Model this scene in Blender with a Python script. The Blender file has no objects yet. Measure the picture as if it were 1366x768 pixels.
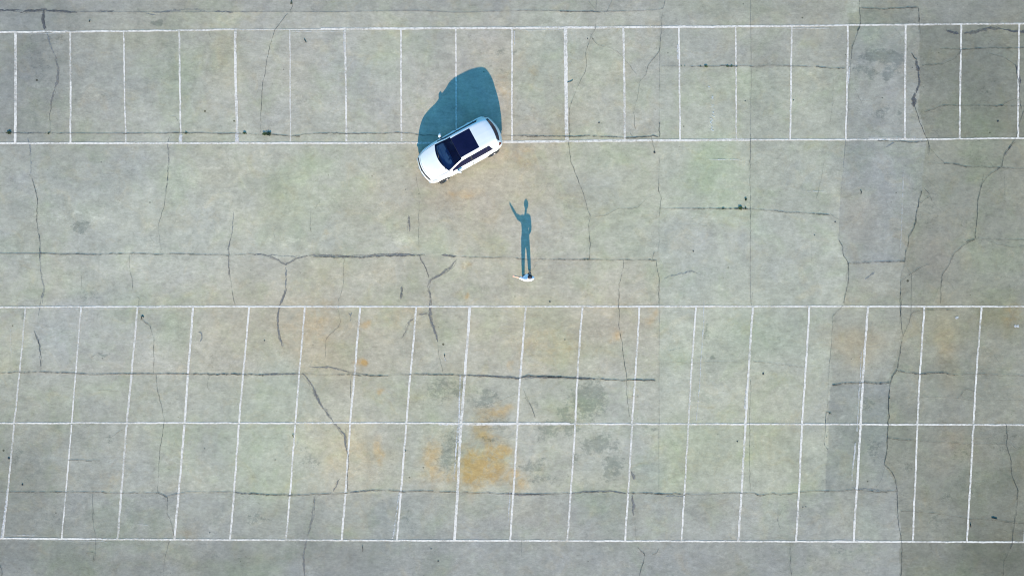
import bpy, bmesh, math, random
import numpy as np
from mathutils import Vector, noise, Matrix
random.seed(7)
rng = np.random.default_rng(11)
sc = bpy.context.scene
COL = sc.collection
S = 27.5                                   # plan scale of the survey: units of the plan per metre
def P(px, py): return ((px - 683.0) / S, (384.0 - py) / S)

# ---------------------------------------------------------------- light and camera
EL, AZ = math.radians(25.3), math.radians(-1.5)     # sun in the south, low
w = bpy.data.worlds.new("World"); sc.world = w; w.use_nodes = True
nt = w.node_tree; nt.nodes.clear()
sky = nt.nodes.new('ShaderNodeTexSky'); sky.sky_type = 'NISHITA'; sky.sun_disc = False
sky.sun_elevation = EL; sky.sun_rotation = math.pi + AZ
sky.air_density = 1.0; sky.dust_density = 0.4; sky.ozone_density = 3.0
tintn = nt.nodes.new('ShaderNodeMix'); tintn.data_type = 'RGBA'; tintn.blend_type = 'MULTIPLY'
tintn.inputs[0].default_value = 1.0; tintn.inputs[7].default_value = (SKYT := (0.50, 1.22, 1.42, 1))
bg = nt.nodes.new('ShaderNodeBackground'); bg.inputs[1].default_value = 0.15
wo = nt.nodes.new('ShaderNodeOutputWorld')
nt.links.new(sky.outputs[0], tintn.inputs[6]); nt.links.new(tintn.outputs[2], bg.inputs[0]); nt.links.new(bg.outputs[0], wo.inputs[0])
sl = bpy.data.lights.new('sun', 'SUN'); sl.energy = 4.8; sl.angle = math.radians(0.6); sl.color = (1.0, 0.78, 0.58)
so = bpy.data.objects.new('sun', sl); COL.objects.link(so)
# light travels north (+y), slightly west, and down
d = Vector((math.sin(AZ) * math.cos(EL), math.cos(AZ) * math.cos(EL), -math.sin(EL)))
so.rotation_euler = d.to_track_quat('-Z', 'Y').to_euler()
so.location = (0, -30, 20)

cam = bpy.data.cameras.new('camera'); co = bpy.data.objects.new('camera', cam); COL.objects.link(co)
H = 33.0
NX = 655.0                                  # point straight below the drone
cam.sensor_width = 36.0; cam.sensor_fit = 'HORIZONTAL'
cam.lens = 36.0 * H / (1366 / S)
co.location = ((NX - 683) / S, 0, H); cam.shift_x = (683 - NX) / 1366
cam.clip_end = 5000; cam.clip_start = 0.5
sc.camera = co
vs = sc.view_settings; vs.view_transform = 'Standard'; vs.look = 'None'; vs.gamma = 1; vs.use_curve_mapping = False
vs.exposure = 0.62
sc.cycles.filter_width = 1.05; sc.cycles.max_bounces = 6; sc.cycles.transparent_max_bounces = 16

# ---------------------------------------------------------------- material helpers
def srgb(r, g, b):
    f = lambda c: (c / 255 / 12.92) if c / 255 <= 0.04045 else ((c / 255 + 0.055) / 1.055) ** 2.4
    return (f(r), f(g), f(b))
class NT:
    def __init__(s, name):
        s.m = bpy.data.materials.new(name); s.m.use_nodes = True; s.t = s.m.node_tree; s.t.nodes.clear()
        s.out = s.n('ShaderNodeOutputMaterial')
    def n(s, t, **kw):
        x = s.t.nodes.new(t)
        for k, v in kw.items(): setattr(x, k, v)
        return x
    def l(s, a, b): s.t.links.new(a, b)
    def val(s, sock, v):
        if isinstance(v, bpy.types.NodeSocket): s.l(v, sock)
        else: sock.default_value = v
    def math(s, op, a, b=None, clamp=False):
        x = s.n('ShaderNodeMath', operation=op, use_clamp=clamp); s.val(x.inputs[0], a)
        if b is not None: s.val(x.inputs[1], b)
        return x.outputs[0]
    def ramp(s, v, a, b, lo=0.0, hi=1.0):
        x = s.n('ShaderNodeMapRange', clamp=True); s.val(x.inputs[0], v)
        x.inputs[1].default_value = a; x.inputs[2].default_value = b; x.inputs[3].default_value = lo; x.inputs[4].default_value = hi
        return x.outputs[0]
    def mix(s, f, a, b, mode='MIX'):
        x = s.n('ShaderNodeMix', data_type='RGBA', blend_type=mode); s.val(x.inputs[0], f)
        for i, v in ((6, a), (7, b)):
            s.val(x.inputs[i], v if isinstance(v, bpy.types.NodeSocket) else (*v[:3], 1))
        return x.outputs[2]
    def coords(s, scale=(1, 1, 1), loc=(0, 0, 0)):
        if not hasattr(s, 'tc'): s.tc = s.n('ShaderNodeTexCoord')
        mp = s.n('ShaderNodeMapping'); mp.inputs[1].default_value = loc; mp.inputs[3].default_value = scale
        s.l(s.tc.outputs['Object'], mp.inputs[0]); return mp.outputs[0]
    def noise(s, vec, scale, detail=4, rough=0.6, dist=0.0):
        x = s.n('ShaderNodeTexNoise'); s.l(vec, x.inputs['Vector'])
        x.inputs['Scale'].default_value = scale; x.inputs['Detail'].default_value = detail
        x.inputs['Roughness'].default_value = rough; x.inputs['Distortion'].default_value = dist
        return x
    def attr(s, name):
        return s.n('ShaderNodeAttribute', attribute_name=name)
    def bsdf(s, color, rough=0.8, **kw):
        b = s.n('ShaderNodeBsdfPrincipled'); s.val(b.inputs['Base Color'], color if isinstance(color, bpy.types.NodeSocket) else (*color[:3], 1))
        s.val(b.inputs['Roughness'], rough)
        for k, v in kw.items(): s.val(b.inputs[k], v)
        return b

def simple(name, color, rough=0.6, var=0.0, vscale=20, **kw):
    q = NT(name)
    c = color
    if var:
        n = q.noise(q.coords(), vscale, 4)
        c = q.mix(q.ramp(n.outputs[0], 0.3, 0.7), tuple(x * (1 - var) for x in color), tuple(min(1, x * (1 + var)) for x in color))
    b = q.bsdf(c, rough, **kw); q.l(b.outputs[0], q.out.inputs[0]); return q.m

# ---- concrete
def concrete():
    q = NT('concrete')
    tint = q.attr('tint'); st = q.attr('stain')
    sep = q.n('ShaderNodeSeparateColor'); q.l(st.outputs['Color'], sep.inputs[0])
    rust, dark, pale = sep.outputs
    c1 = q.coords()
    big = q.noise(c1, 0.33, 5, 0.62, 0.3)
    hue = q.noise(q.coords(loc=(31, 7, 3)), 0.55, 6, 0.68, 0.4)
    mid = q.noise(q.coords(loc=(3, 71, 0)), 1.7, 8, 0.70, 0.3)
    patch = q.noise(q.coords(loc=(13, 5, 9)), 0.9, 7, 0.72, 0.9)
    streak = q.noise(q.coords((0.8, 7.0, 1), (5, 2, 0)), 1.0, 5, 0.7)
    streakv = q.noise(q.coords((6.0, 0.6, 1), (15, 2, 0)), 1.0, 4, 0.65)
    fine = q.noise(q.coords((0.75, 1.25, 1), (9, 9, 1)), 8.5, 3, 0.85)
    fleck = q.noise(q.coords((0.85, 1.25, 1), (61, 3, 1)), 4.2, 8, 0.82, 0.15)
    cloud = q.noise(q.coords(loc=(52, 33, 1)), 0.75, 9, 0.72, 0.7)
    crust = q.noise(q.coords((0.75, 1.2, 1), (19, 29, 1)), 3.0, 8, 0.80, 0.15)
    c = tint.outputs['Color']
    c = q.mix(1.0, c, q.n_rgb(q, big.outputs[0], 0.30, 0.70, (0.90, 0.91, 0.92), (1.09, 1.085, 1.07)), 'MULTIPLY')
    # algae green / bluish grey / tan drift
    g1 = q.mix(q.ramp(hue.outputs[0], 0.50, 0.70), (1, 1, 1), (0.965, 1.01, 0.91))
    c = q.mix(1.0, c, g1, 'MULTIPLY')
    g2 = q.mix(q.ramp(hue.outputs[0], 0.46, 0.30), (1, 1, 1), (0.99, 0.99, 1.04))
    c = q.mix(1.0, c, g2, 'MULTIPLY')
    sepn = q.n('ShaderNodeSeparateColor'); q.l(patch.outputs[1], sepn.inputs[0])
    c = q.mix(q.ramp(sepn.outputs[0], 0.52, 0.70, 0, 0.8), c, q.mix(1.0, c, (1.07, 1.0, 0.90), 'MULTIPLY'))
    c = q.mix(q.ramp(sepn.outputs[1], 0.56, 0.72, 0, 0.8), c, q.mix(1.0, c, (0.83, 0.86, 0.87), 'MULTIPLY'))
    c = q.mix(q.ramp(sepn.outputs[2], 0.56, 0.70, 0, 0.9), c, q.mix(1.0, c, (1.12, 1.11, 1.10), 'MULTIPLY'))
    for nd, lo, hi, a, b in ((mid, .30, .70, .90, 1.09), (crust, .32, .68, .87, 1.12), (streak, .3, .7, .975, 1.025), (fine, .3, .7, .86, 1.13), (cloud, .40, .60, .935, 1.065)):
        c = q.mix(1.0, c, q.n_rgb(q, nd.outputs[0], lo, hi, (a,) * 3, (b,) * 3), 'MULTIPLY')
    # crusty, scaled areas where the cement skin has worn off
    cm = q.noise(q.coords(loc=(77, 12, 0)), 0.42, 6, 0.72, 0.8)
    mask = q.ramp(cm.outputs[0], 0.44, 0.56, 0.25, 1.0)
    fl = q.n_rgb(q, fleck.outputs[0], .54, .63, (1, 1, 1), (1.18, 1.175, 1.17))
    fd_ = q.n_rgb(q, fleck.outputs[0], .45, .36, (1, 1, 1), (.78, .79, .78))
    c = q.mix(mask, c, q.mix(1.0, q.mix(1.0, c, fl, 'MULTIPLY'), fd_, 'MULTIPLY'))
    # rust wash
    rn = q.noise(q.coords(loc=(1, 2, 8)), 1.6, 8, 0.72, 0.6)
    rf = q.math('MULTIPLY', q.math('MULTIPLY', rust, 1.25, True), q.ramp(q.math('ADD', rn.outputs[0], q.math('MULTIPLY', rust, 0.22)), 0.46, 0.72, 0.08, 1.0), True)
    c = q.mix(rf, c, q.mix(1.0, c, (1.14, 0.82, 0.46), 'MULTIPLY'))
    # dark mottled growth: crusty edges
    dn = q.noise(q.coords((0.9, 1.2, 1), (4, 2, 8)), 4.6, 8, 0.85, 0.1)
    dsum = q.math('ADD', q.math('MULTIPLY', dark, 0.28), dn.outputs[0])
    df = q.math('MULTIPLY', q.ramp(dsum, 0.64, 0.72), q.ramp(dark, 0.02, 0.2), True)
    c = q.mix(df, c, q.mix(1.0, c, (0.68, 0.715, 0.72), 'MULTIPLY'))
    # pale scuffs
    pn = q.noise(q.coords((1, 2.5, 1), (7, 2, 8)), 3.0, 8, 0.8)
    pf = q.math('MULTIPLY', pale, q.ramp(pn.outputs[0], 0.46, 0.56), True)
    c = q.mix(pf, c, q.mix(1.0, c, (1.28, 1.27, 1.27), 'MULTIPLY'))
    # sparse crusty mottles everywhere
    dn2 = q.noise(q.coords(loc=(44, 2, 8)), 4.5, 8, 0.8, 0.2)
    c = q.mix(q.ramp(dn2.outputs[0], 0.62, 0.74, 0, 0.75), c, q.mix(1.0, c, (0.70, 0.72, 0.70), 'MULTIPLY'))
    c = q.mix(q.ramp(dn2.outputs[0], 0.37, 0.28, 0, 0.6), c, q.mix(1.0, c, (1.22, 1.21, 1.18), 'MULTIPLY'))
    # pits and spots
    for scale, thr, colr, k, loc in ((1.35, 0.055, (0.36, 0.37, 0.34), 0.85, (2, 1, 0)), (0.62, 0.05, (0.25, 0.25, 0.2), 0.9, (8, 4, 0)), (4.0, 0.10, (0.62, 0.62, 0.60), 0.7, (5, 1, 0))):
        v = q.n('ShaderNodeTexVoronoi'); v.inputs['Scale'].default_value = scale; q.l(q.coords(loc=loc), v.inputs['Vector'])
        wsep = q.n('ShaderNodeSeparateColor'); q.l(v.outputs['Color'], wsep.inputs[0])
        rad = q.math('MULTIPLY', wsep.outputs[0], thr)
        m = q.math('LESS_THAN', v.outputs['Distance'], rad)
        m = q.math('MULTIPLY', m, q.math('GREATER_THAN', wsep.outputs[1], 0.45))
        c = q.mix(q.math('MULTIPLY', m, k), c, q.mix(1.0, c, colr, 'MULTIPLY'))
    b = q.bsdf(c, 0.92)
    b.inputs['Specular IOR Level'].default_value = 0.25
    bump = q.n('ShaderNodeBump'); bump.inputs['Strength'].default_value = 0.35; bump.inputs['Distance'].default_value = 0.012
    bm_ = q.math('ADD', q.math('MULTIPLY', fine.outputs[0], 0.5), mid.outputs[0]); q.l(bm_, bump.inputs['Height']); q.l(bump.outputs[0], b.inputs['Normal'])
    q.l(b.outputs[0], q.out.inputs[0]); return q.m
def n_rgb(q, v, lo, hi, a, b): return q.mix(q.ramp(v, lo, hi), a, b)
NT.n_rgb = staticmethod(n_rgb)
M_CONC = concrete()

def masked(name, color, rough, nscale, lo, hi, amin, amax, color2=None, edge=None):
    """worn surface film: paint or crack filler that is missing where the noise says so"""
    q = NT(name)
    n = q.noise(q.coords(), nscale, 8, 0.75)
    n2 = q.noise(q.coords(loc=(5, 5, 5)), nscale * 0.12, 4, 0.6)
    s_ = q.math('ADD', n.outputs[0], q.math('MULTIPLY', q.math('SUBTRACT', n2.outputs[0], 0.5), 0.7))
    a = q.ramp(s_, lo, hi, amin, amax)
    if edge:
        e = q.attr('edge'); a = q.math('MULTIPLY', a, q.ramp(e.outputs['Fac'], 0.0, edge), True)
    fd = q.attr('fade'); a = q.math('MULTIPLY', a, fd.outputs['Fac'], True)
    c = color
    if color2 is not None:
        n3 = q.noise(q.coords(loc=(1, 8, 5)), 9, 5); c = q.mix(q.ramp(n3.outputs[0], .35, .65), color, color2)
    b = q.bsdf(c, rough)
    t = q.n('ShaderNodeBsdfTransparent'); mx = q.n('ShaderNodeMixShader')
    q.l(a, mx.inputs[0]); q.l(t.outputs[0], mx.inputs[1]); q.l(b.outputs[0], mx.inputs[2]); q.l(mx.outputs[0], q.out.inputs[0]); return q.m
M_PAINT = masked('white_road_paint', (0.80, 0.725, 0.615), 0.7, 6.0, 0.30, 0.56, 0.30, 0.93, (0.66, 0.60, 0.51))
M_PAINT_OLD = masked('worn_road_paint', (0.66, 0.63, 0.59), 0.8, 7.0, 0.40, 0.62, 0.05, 0.8)
M_CRACK = masked('open_crack', (0.035, 0.037, 0.035), 0.95, 5.0, 0.34, 0.58, 0.10, 0.95)
M_JOINT = masked('joint_line', (0.15, 0.14, 0.125), 0.95, 6.0, 0.32, 0.6, 0.1, 0.8)
M_SEAL = masked('crack_sealer', (0.175, 0.165, 0.15), 0.85, 6.0, 0.36, 0.64, 0.2, 0.9, (0.24, 0.225, 0.20), 0.6)
M_SEAL_DARK = masked('dark_crack_sealer', (0.075, 0.075, 0.075), 0.8, 6.0, 0.34, 0.6, 0.3, 0.95, (0.12, 0.118, 0.112), 0.5)
M_SEALED_FAINT = masked('worn_crack_sealer', (0.17, 0.18, 0.18), 0.85, 5.0, 0.38, 0.62, 0.1, 0.85, (0.22, 0.235, 0.23), 0.8)
M_CHALK = masked('chalk', (0.62, 0.66, 0.66), 0.9, 11.0, 0.45, 0.58, 0.0, 0.7)

# ---------------------------------------------------------------- tags
def tag(o, label=None, cat=None, group=None, kind=None):
    if label: o['label'] = label
    if cat: o['category'] = cat
    if group: o['group'] = group
    if kind: o['kind'] = kind
    return o
def mesh_obj(name, verts, faces, mat, parent=None, smooth=False):
    me = bpy.data.meshes.new(name); me.from_pydata([tuple(v) for v in verts], [], faces); me.update()
    if smooth: me.polygons.foreach_set('use_smooth', [True] * len(me.polygons))
    for m in (mat if isinstance(mat, list) else [mat]): me.materials.append(m)
    o = bpy.data.objects.new(name, me); COL.objects.link(o)
    if parent: o.parent = parent
    return o

# ---------------------------------------------------------------- ground
xs = np.concatenate([[-900, -400, -150, -80, -45, -33], np.arange(-27, 27.001, 0.065), [33, 45, 80, 150, 400, 900]])
ys = np.concatenate([[-900, -400, -150, -80, -45, -27], np.arange(-17, 17.001, 0.065), [27, 45, 80, 150, 400, 900]])
GX, GY = np.meshgrid(xs, ys)
PX = GX * S + 683; PY = 384 - GY * S
def vnoise(x, y, cell, seed):
    """value noise on the plan"""
    r = np.random.default_rng(seed).random((256, 256))
    fx, fy = x / cell, y / cell
    ix, iy = np.floor(fx).astype(int), np.floor(fy).astype(int)
    tx, ty = fx - ix, fy - iy; tx = tx * tx * (3 - 2 * tx); ty = ty * ty * (3 - 2 * ty)
    g = lambda a, b: r[a % 256, b % 256]
    return (g(ix, iy) * (1 - tx) + g(ix + 1, iy) * tx) * (1 - ty) + (g(ix, iy + 1) * (1 - tx) + g(ix + 1, iy + 1) * tx) * ty
def fbm(cell, seed, n=4):
    return sum(vnoise(PX, PY, cell / 2 ** i, seed + i) * 0.5 ** i for i in range(n)) / sum(0.5 ** i for i in range(n)) - 0.5
WX = PX + fbm(60, 5) * 60; WY = PY + fbm(60, 15) * 60          # warped coordinates for ragged blots
def poly(pts, x=None, y=None):
    x = PX if x is None else x; y = PY if y is None else y
    ins = np.zeros(x.shape, bool); n = len(pts)
    for i in range(n):
        (x1, y1), (x2, y2) = pts[i], pts[(i + 1) % n]
        if y1 == y2: continue
        ins ^= ((y1 > y) != (y2 > y)) & (x < (x2 - x1) * (y - y1) / (y2 - y1) + x1)
    return ins
T = np.empty(GX.shape + (3,)); K = np.array((1.0, 0.878, 0.758)) / 1.20
EX = PX + fbm(9, 55, 2) * 4; EY = PY + fbm(9, 65, 2) * 4
def L(c): return np.array(srgb(*c)) * K
T[:] = L((186, 187, 175))
def fillp(pts, c, a=1.0):
    m = poly(pts, EX, EY)[..., None] * a; T[:] = T * (1 - m) + L(c) * m
def blot(cx, cy, rx, ry, c, a, warp=True, sharp=2.0):
    x, y = (WX, WY) if warp else (PX, PY)
    r = ((x - cx) / rx) ** 2 + ((y - cy) / ry) ** 2
    m = (np.exp(-r ** (sharp / 2)) * a)[..., None]; T[:] = T * (1 - m) + L(c) * m
B = 3000
# yard slabs, from the joints dividing them; corner tones include some painted lens vignette
left = lambda x0, y0, x1, y1: [(x0, y0), (x1, y0), (x1, y1), (x0, y1)]
fillp(left(-B, -B, 885, 16), (168, 171, 166))
fillp(left(-B, 16, 879, 178), (182, 184, 175))
fillp(left(-B, 178, 879, 343), (185, 188, 175))
fillp(left(-B, 343, 879, 500), (188, 187, 172))
fillp(left(-B, 500, 879, 657), (184, 187, 173))
fillp(left(1130, -B, 1148, 33), (166, 171, 166)); fillp(left(-B, 657, B, B), (167, 172, 167))
fillp(left(-B, 722, B, B), (152, 157, 155), 0.6)
fillp(left(879, 89, 1001, 187), (180, 186, 172))
fillp(left(879, -B, 1001, 89), (170, 175, 168))
fillp(left(879, 187, 1001, 657), (184, 190, 176))
fillp(left(1001, -B, 1130, 90), (168, 172, 165))
fillp(left(1001, 90, 1130, 657), (177, 183, 170))
fillp(left(1001, 279, 1125, 657), (180, 186, 174))
fillp(left(1130, 16, B, 657), (154, 158, 147))
fillp([(1147, -B), (B, -B), (B, 33), (1147, 33)], (144, 149, 143))
fillp([(1147, 33), (1137, 62), (1131, 80), (1129, 130), (1128, 187), (1121, 262), (1118, 320), (1124, 338), (1132, 352), (1207, 349), (1213, 318), (1223, 290), (1229, 255), (1236, 185), (1226, 148), (1225, 100), (1212, 70), (1208, 33)], (160, 166, 164))
fillp([(1132, 352), (1207, 349), (1201, 372), (1200, 430), (1204, 446), (1196, 492), (1187, 505), (1111, 513), (1108, 480), (1111, 420), (1126, 405), (1132, 370)], (166, 170, 160))
fillp([(1109, 513), (1187, 511), (1184, 560), (1180, 620), (1192, 640), (1196, 655), (1100, 657), (1104, 600), (1104, 550)], (154, 161, 157))
fillp([(1150, 512), (1187, 511), (1184, 560), (1180, 640), (1150, 640)], (150, 157, 157), 0.6)
fillp(left(1206, 33, 1226, 110), (158, 162, 155)); fillp([(1226, 33), (B, 33), (B, 187), (1236, 187), (1226, 150)], (138, 143, 133))
fillp([(1236, 187), (B, 187), (B, 409), (1202, 409), (1203, 370), (1229, 255)], (153, 157, 145))
fillp([(1202, 409), (B, 409), (B, 566), (1184, 566), (1188, 500), (1204, 446)], (157, 160, 147))
fillp([(1184, 566), (B, 566), (B, B), (1201, B), (1201, 700), (1195, 645), (1180, 620)], (147, 151, 139))
fillp([(1201, 722), (B, 722), (B, B), (1201, B)], (136, 140, 131), 0.8)
# weathering blots; at the corners and left edge they also paint in lens falloff
blot(45, 95, 60, 60, (134, 140, 139), 0.9); blot(150, 110, 50, 40, (160, 166, 163), .7); blot(215, 80, 30, 50, (158, 163, 158), .6); blot(40, 330, 60, 60, (164, 171, 169), .6)
blot(40, 110, 110, 80, (146, 152, 150), 0.75)
blot(30, 20, 160, 30, (136, 143, 142), 0.7)
blot(20, 160, 60, 40, (148, 154, 150), 0.6)
blot(115, 235, 110, 40, (165, 173, 172), 0.8)
blot(90, 215, 60, 25, (155, 163, 162), 0.6)
blot(10, 300, 45, 90, (160, 167, 164), 0.6)
blot(150, 340, 150, 60, (178, 185, 180), 0.6)
blot(120, 400, 90, 30, (162, 170, 170), 0.55)
blot(115, 450, 130, 50, (176, 182, 180), 0.7)
blot(230, 300, 120, 60, (184, 191, 181), 0.6)
blot(60, 600, 120, 80, (152, 158, 151), 0.7)
blot(20, 680, 90, 90, (132, 138, 134), 0.7)
blot(170, 700, 120, 30, (150, 156, 153), 0.6)
blot(100, 755, 220, 30, (138, 143, 139), 0.7)
blot(160, 610, 60, 60, (168, 175, 176), 0.5)
blot(290, 600, 80, 60, (178, 184, 178), 0.6)
blot(200, 120, 80, 70, (170, 176, 172), 0.5)
blot(300, 75, 22, 34, (168, 169, 140), 0.65)
blot(150, 60, 40, 18, (160, 164, 142), 0.5)
blot(200, 65, 40, 30, (160, 163, 146), 0.5)
blot(270, 165, 60, 18, (178, 187, 170), 0.5)
for cx, cy, rx, ry, c, a in [
    (370, 440, 90, 60, (191, 184, 162), .6), (440, 470, 60, 60, (195, 182, 152), .7), (510, 450, 60, 50, (188, 183, 162), .5),
    (330, 440, 40, 60, (186, 180, 160), .3), (740, 440, 90, 45, (191, 185, 164), .7), (810, 430, 50, 40, (190, 180, 156), .5),
    (620, 440, 80, 35, (187, 184, 168), .5), (660, 300, 80, 60, (190, 187, 172), .6), (470, 290, 70, 60, (187, 190, 174), .6),
    (540, 380, 90, 30, (190, 188, 172), .6), (420, 100, 60, 50, (187, 190, 188), .6), (500, 80, 60, 50, (182, 187, 187), .6),
    (650, 65, 40, 30, (190, 184, 166), .6), (670, 130, 20, 50, (194, 186, 168), .6), (600, 270, 70, 50, (193, 184, 163), .75), (700, 250, 80, 60, (191, 185, 166), .6),
    (690, 200, 50, 30, (194, 184, 162), .6), (420, 150, 60, 30, (182, 187, 174), .5), (720, 80, 40, 60, (180, 188, 166), .6),
    (790, 110, 50, 60, (182, 186, 166), .6), (830, 260, 60, 60, (182, 188, 166), .6), (960, 235, 40, 45, (170, 190, 158), .8),
    (840, 290, 50, 30, (178, 186, 162), .6), (1010, 450, 60, 50, (172, 188, 162), .6), (930, 600, 90, 40, (182, 190, 162), .7),
    (1040, 600, 50, 50, (184, 188, 158), .7), (1010, 530, 80, 40, (185, 187, 166), .6), (900, 100, 40, 60, (184, 189, 180), .6),
    (470, 610, 50, 50, (196, 190, 166), .7), (350, 590, 50, 80, (178, 190, 168), .7), (390, 520, 40, 30, (178, 190, 172), .6),
    (560, 640, 60, 20, (188, 186, 168), .6), (800, 640, 60, 15, (190, 190, 168), .6), (500, 690, 200, 20, (166, 171, 160), .6),
    (720, 690, 150, 25, (170, 173, 172), .7), (400, 745, 120, 20, (140, 145, 143), .6), (500, 740, 50, 30, (142, 148, 143), .6),
    (640, 745, 120, 20, (165, 170, 170), .7), (900, 745, 150, 20, (160, 165, 164), .6), (1150, 460, 40, 30, (178, 168, 138), .8),
    (1270, 430, 50, 40, (160, 158, 130), .7), (1340, 430, 30, 25, (146, 142, 108), .7), (1265, 470, 14, 50, (172, 160, 122), .6),
    (1270, 590, 30, 30, (148, 140, 124), .6), (1300, 520, 60, 40, (140, 146, 134), .5), (1350, 740, 60, 60, (98, 102, 92), .7),  # last one adds lens corner darkening to the ground colour
    (1150, 200, 40, 30, (152, 160, 162), .6), (1170, 250, 40, 40, (156, 164, 168), .7), (1150, 300, 30, 30, (166, 165, 158), .6),
    (1175, 130, 40, 40, (160, 165, 163), .6), (1310, 110, 60, 70, (122, 128, 118), .5), (1230, 300, 30, 100, (150, 154, 140), .4),
    (1260, 340, 30, 40, (150, 146, 134), .6), (1090, 130, 60, 60, (172, 178, 164), .5), (1040, 320, 90, 50, (176, 182, 174), .5),
    (700, 10, 200, 12, (166, 170, 160), .5), (960, 12, 60, 14, (160, 168, 150), .6), (1050, 15, 60, 20, (155, 160, 156), .6),
    (960, 380, 60, 40, (184, 191, 178), .5), (930, 320, 60, 40, (182, 188, 182), .6), (720, 600, 60, 50, (190, 192, 182), .6),
    (560, 560, 50, 60, (178, 182, 168), .5), (830, 560, 40, 60, (184, 188, 182), .6), (860, 610, 30, 60, (172, 178, 178), .6),
    (540, 700, 40, 30, (164, 170, 162), .6), (1150, 680, 60, 30, (152, 158, 156), .6), (1050, 680, 60, 30, (164, 170, 165), .6),
    (1330, 250, 60, 60, (138, 142, 130), .5), (1340, 640, 60, 60, (114, 120, 108), .6)]:
    blot(cx, cy, rx, ry, c, a)
# many small anonymous blots so that the surface is never even
for i in range(420):
    cx, cy = rng.uniform(-80, 1446), rng.uniform(-80, 848); r = rng.uniform(8, 34)
    k = rng.uniform(-1, 1); x0 = int(np.searchsorted(xs, (cx - 4 * r - 683) / S)); x1 = int(np.searchsorted(xs, (cx + 4 * r - 683) / S))
    y0 = int(np.searchsorted(ys, (384 - cy - 4 * r) / S)); y1 = int(np.searchsorted(ys, (384 - cy + 4 * r) / S))
    sx, sy = WX[y0:y1, x0:x1], WY[y0:y1, x0:x1]
    m = np.exp(-(((sx - cx) / r) ** 2 + ((sy - cy) / (r * rng.uniform(.5, 1.2))) ** 2))[..., None]
    mul = [np.array((.93, .94, .95)), np.array((1.05, 1.05, 1.05)), np.array((.96, 1.01, .93)), np.array((1.03, 1.0, .93)), np.array((.97, .99, 1.03))][int(rng.integers(5))]
    T[y0:y1, x0:x1] *= 1 + (mul - 1) * m
lum = T.mean(-1, keepdims=True); mean_t = (T / lum)[20:-20, 20:-20].mean((0, 1)); T[:] = T * 0.72 + lum * mean_t * 0.28
ST = np.zeros_like(T)
SX = PX + fbm(22, 85, 3) * 26; SY = PY + fbm(22, 95, 3) * 22
def stain(ch, cx, cy, rx, ry, a):
    r = ((SX - cx) / rx) ** 2 + ((SY - cy) / ry) ** 2
    ST[..., ch] = np.maximum(ST[..., ch], np.exp(-r ** 1.3) * a)
for a in [(645, 622, 38, 26, 1.0), (660, 600, 22, 12, 1.0), (630, 625, 20, 26, 1.0), (690, 640, 20, 14, .7), (650, 575, 22, 28, .7), (665, 548, 25, 10, .6), (480, 487, 7, 6, 1.0), (441, 305, 5, 6, .6),
          (505, 605, 8, 22, .55), (575, 610, 18, 36, .6), (600, 632, 25, 12, .5), (620, 352, 6, 5, .5), (490, 432, 8, 8, .6), (560, 420, 14, 6, .5), (425, 430, 30, 40, .3),
          (820, 447, 12, 8, .5), (868, 420, 10, 14, .5), (395, 435, 30, 40, .2), (1140, 465, 26, 26, .1), (1268, 470, 14, 46, .2), (250, 715, 12, 10, .35), (50, 735, 12, 8, .25), (140, 640, 22, 14, .25),
          (712, 95, 8, 14, .35), (675, 120, 10, 30, .4), (540, 425, 40, 20, .3), (740, 460, 60, 24, .3), (1355, 420, 16, 14, .5), (615, 259, 22, 6, .4), (620, 390, 5, 4, .7), (512, 515, 6, 4, .6), (686, 490, 6, 6, .5),
          (470, 615, 40, 44, .22), (1272, 580, 20, 20, .2), (690, 210, 30, 20, .3)]: stain(0, *a)
for a in [(785, 530, 30, 34, .95), (757, 560, 14, 22, .9), (797, 590, 26, 16, 1.0), (730, 572, 22, 14, .8), (772, 610, 12, 12, .7), (820, 625, 18, 22, .9), (825, 590, 8, 14, .7), (710, 620, 26, 12, .8), (730, 640, 34, 9, .7),
          (645, 530, 24, 16, .9), (590, 520, 24, 20, .8), (612, 520, 8, 16, .9), (600, 600, 16, 36, .8), (660, 560, 24, 12, .7), (650, 585, 30, 8, .6), (415, 610, 16, 18, .7), (700, 615, 10, 14, .8),
          (1168, 74, 34, 10, 1.0), (1160, 95, 24, 10, .7), (1190, 96, 16, 12, .7), (1178, 75, 30, 9, 1.1), (1190, 82, 16, 9, 1.3), (1145, 90, 8, 6, 1.0), (1185, 103, 9, 8, 1.0), (1175, 150, 12, 8, .8), (1195, 153, 6, 5, .9), (212, 29, 9, 5, 1.3), (110, 300, 14, 7, .9), (142, 128, 8, 6, .7),
          (945, 440, 5, 12, 1.0), (957, 477, 5, 6, 1.0), (1162, 600, 14, 22, .7), (1155, 540, 10, 14, .7), (120, 395, 24, 14, .5), (280, 395, 14, 8, .5), (135, 473, 12, 5, .9), (60, 55, 40, 14, .5), (50, 90, 40, 40, .4),
          (680, 68, 4, 7, 1.0), (662, 66, 8, 6, .8), (676, 98, 5, 8, .7), (661, 85, 6, 8, .6), (340, 690, 24, 10, .7), (415, 690, 14, 20, .4), (545, 690, 14, 18, .5), (860, 575, 16, 10, .6), (1210, 620, 6, 8, .7), (1260, 660, 24, 8, .6),
          (1115, 560, 8, 6, .5), (1250, 700, 20, 20, .5), (25, 605, 10, 14, .6), (150, 585, 16, 8, .6), (1130, 730, 60, 20, .4), (300, 740, 60, 14, .35), (70, 690, 40, 20, .4), (1240, 280, 24, 40, .45), (1290, 300, 40, 40, .4), (1300, 200, 40, 40, .4),
          (1340, 590, 30, 30, .5), (1280, 600, 30, 14, .5), (30, 420, 6, 6, .9), (75, 565, 8, 6, .6), (1320, 120, 30, 30, .4), (1230, 440, 20, 30, .3)]: stain(1, *a)
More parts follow.
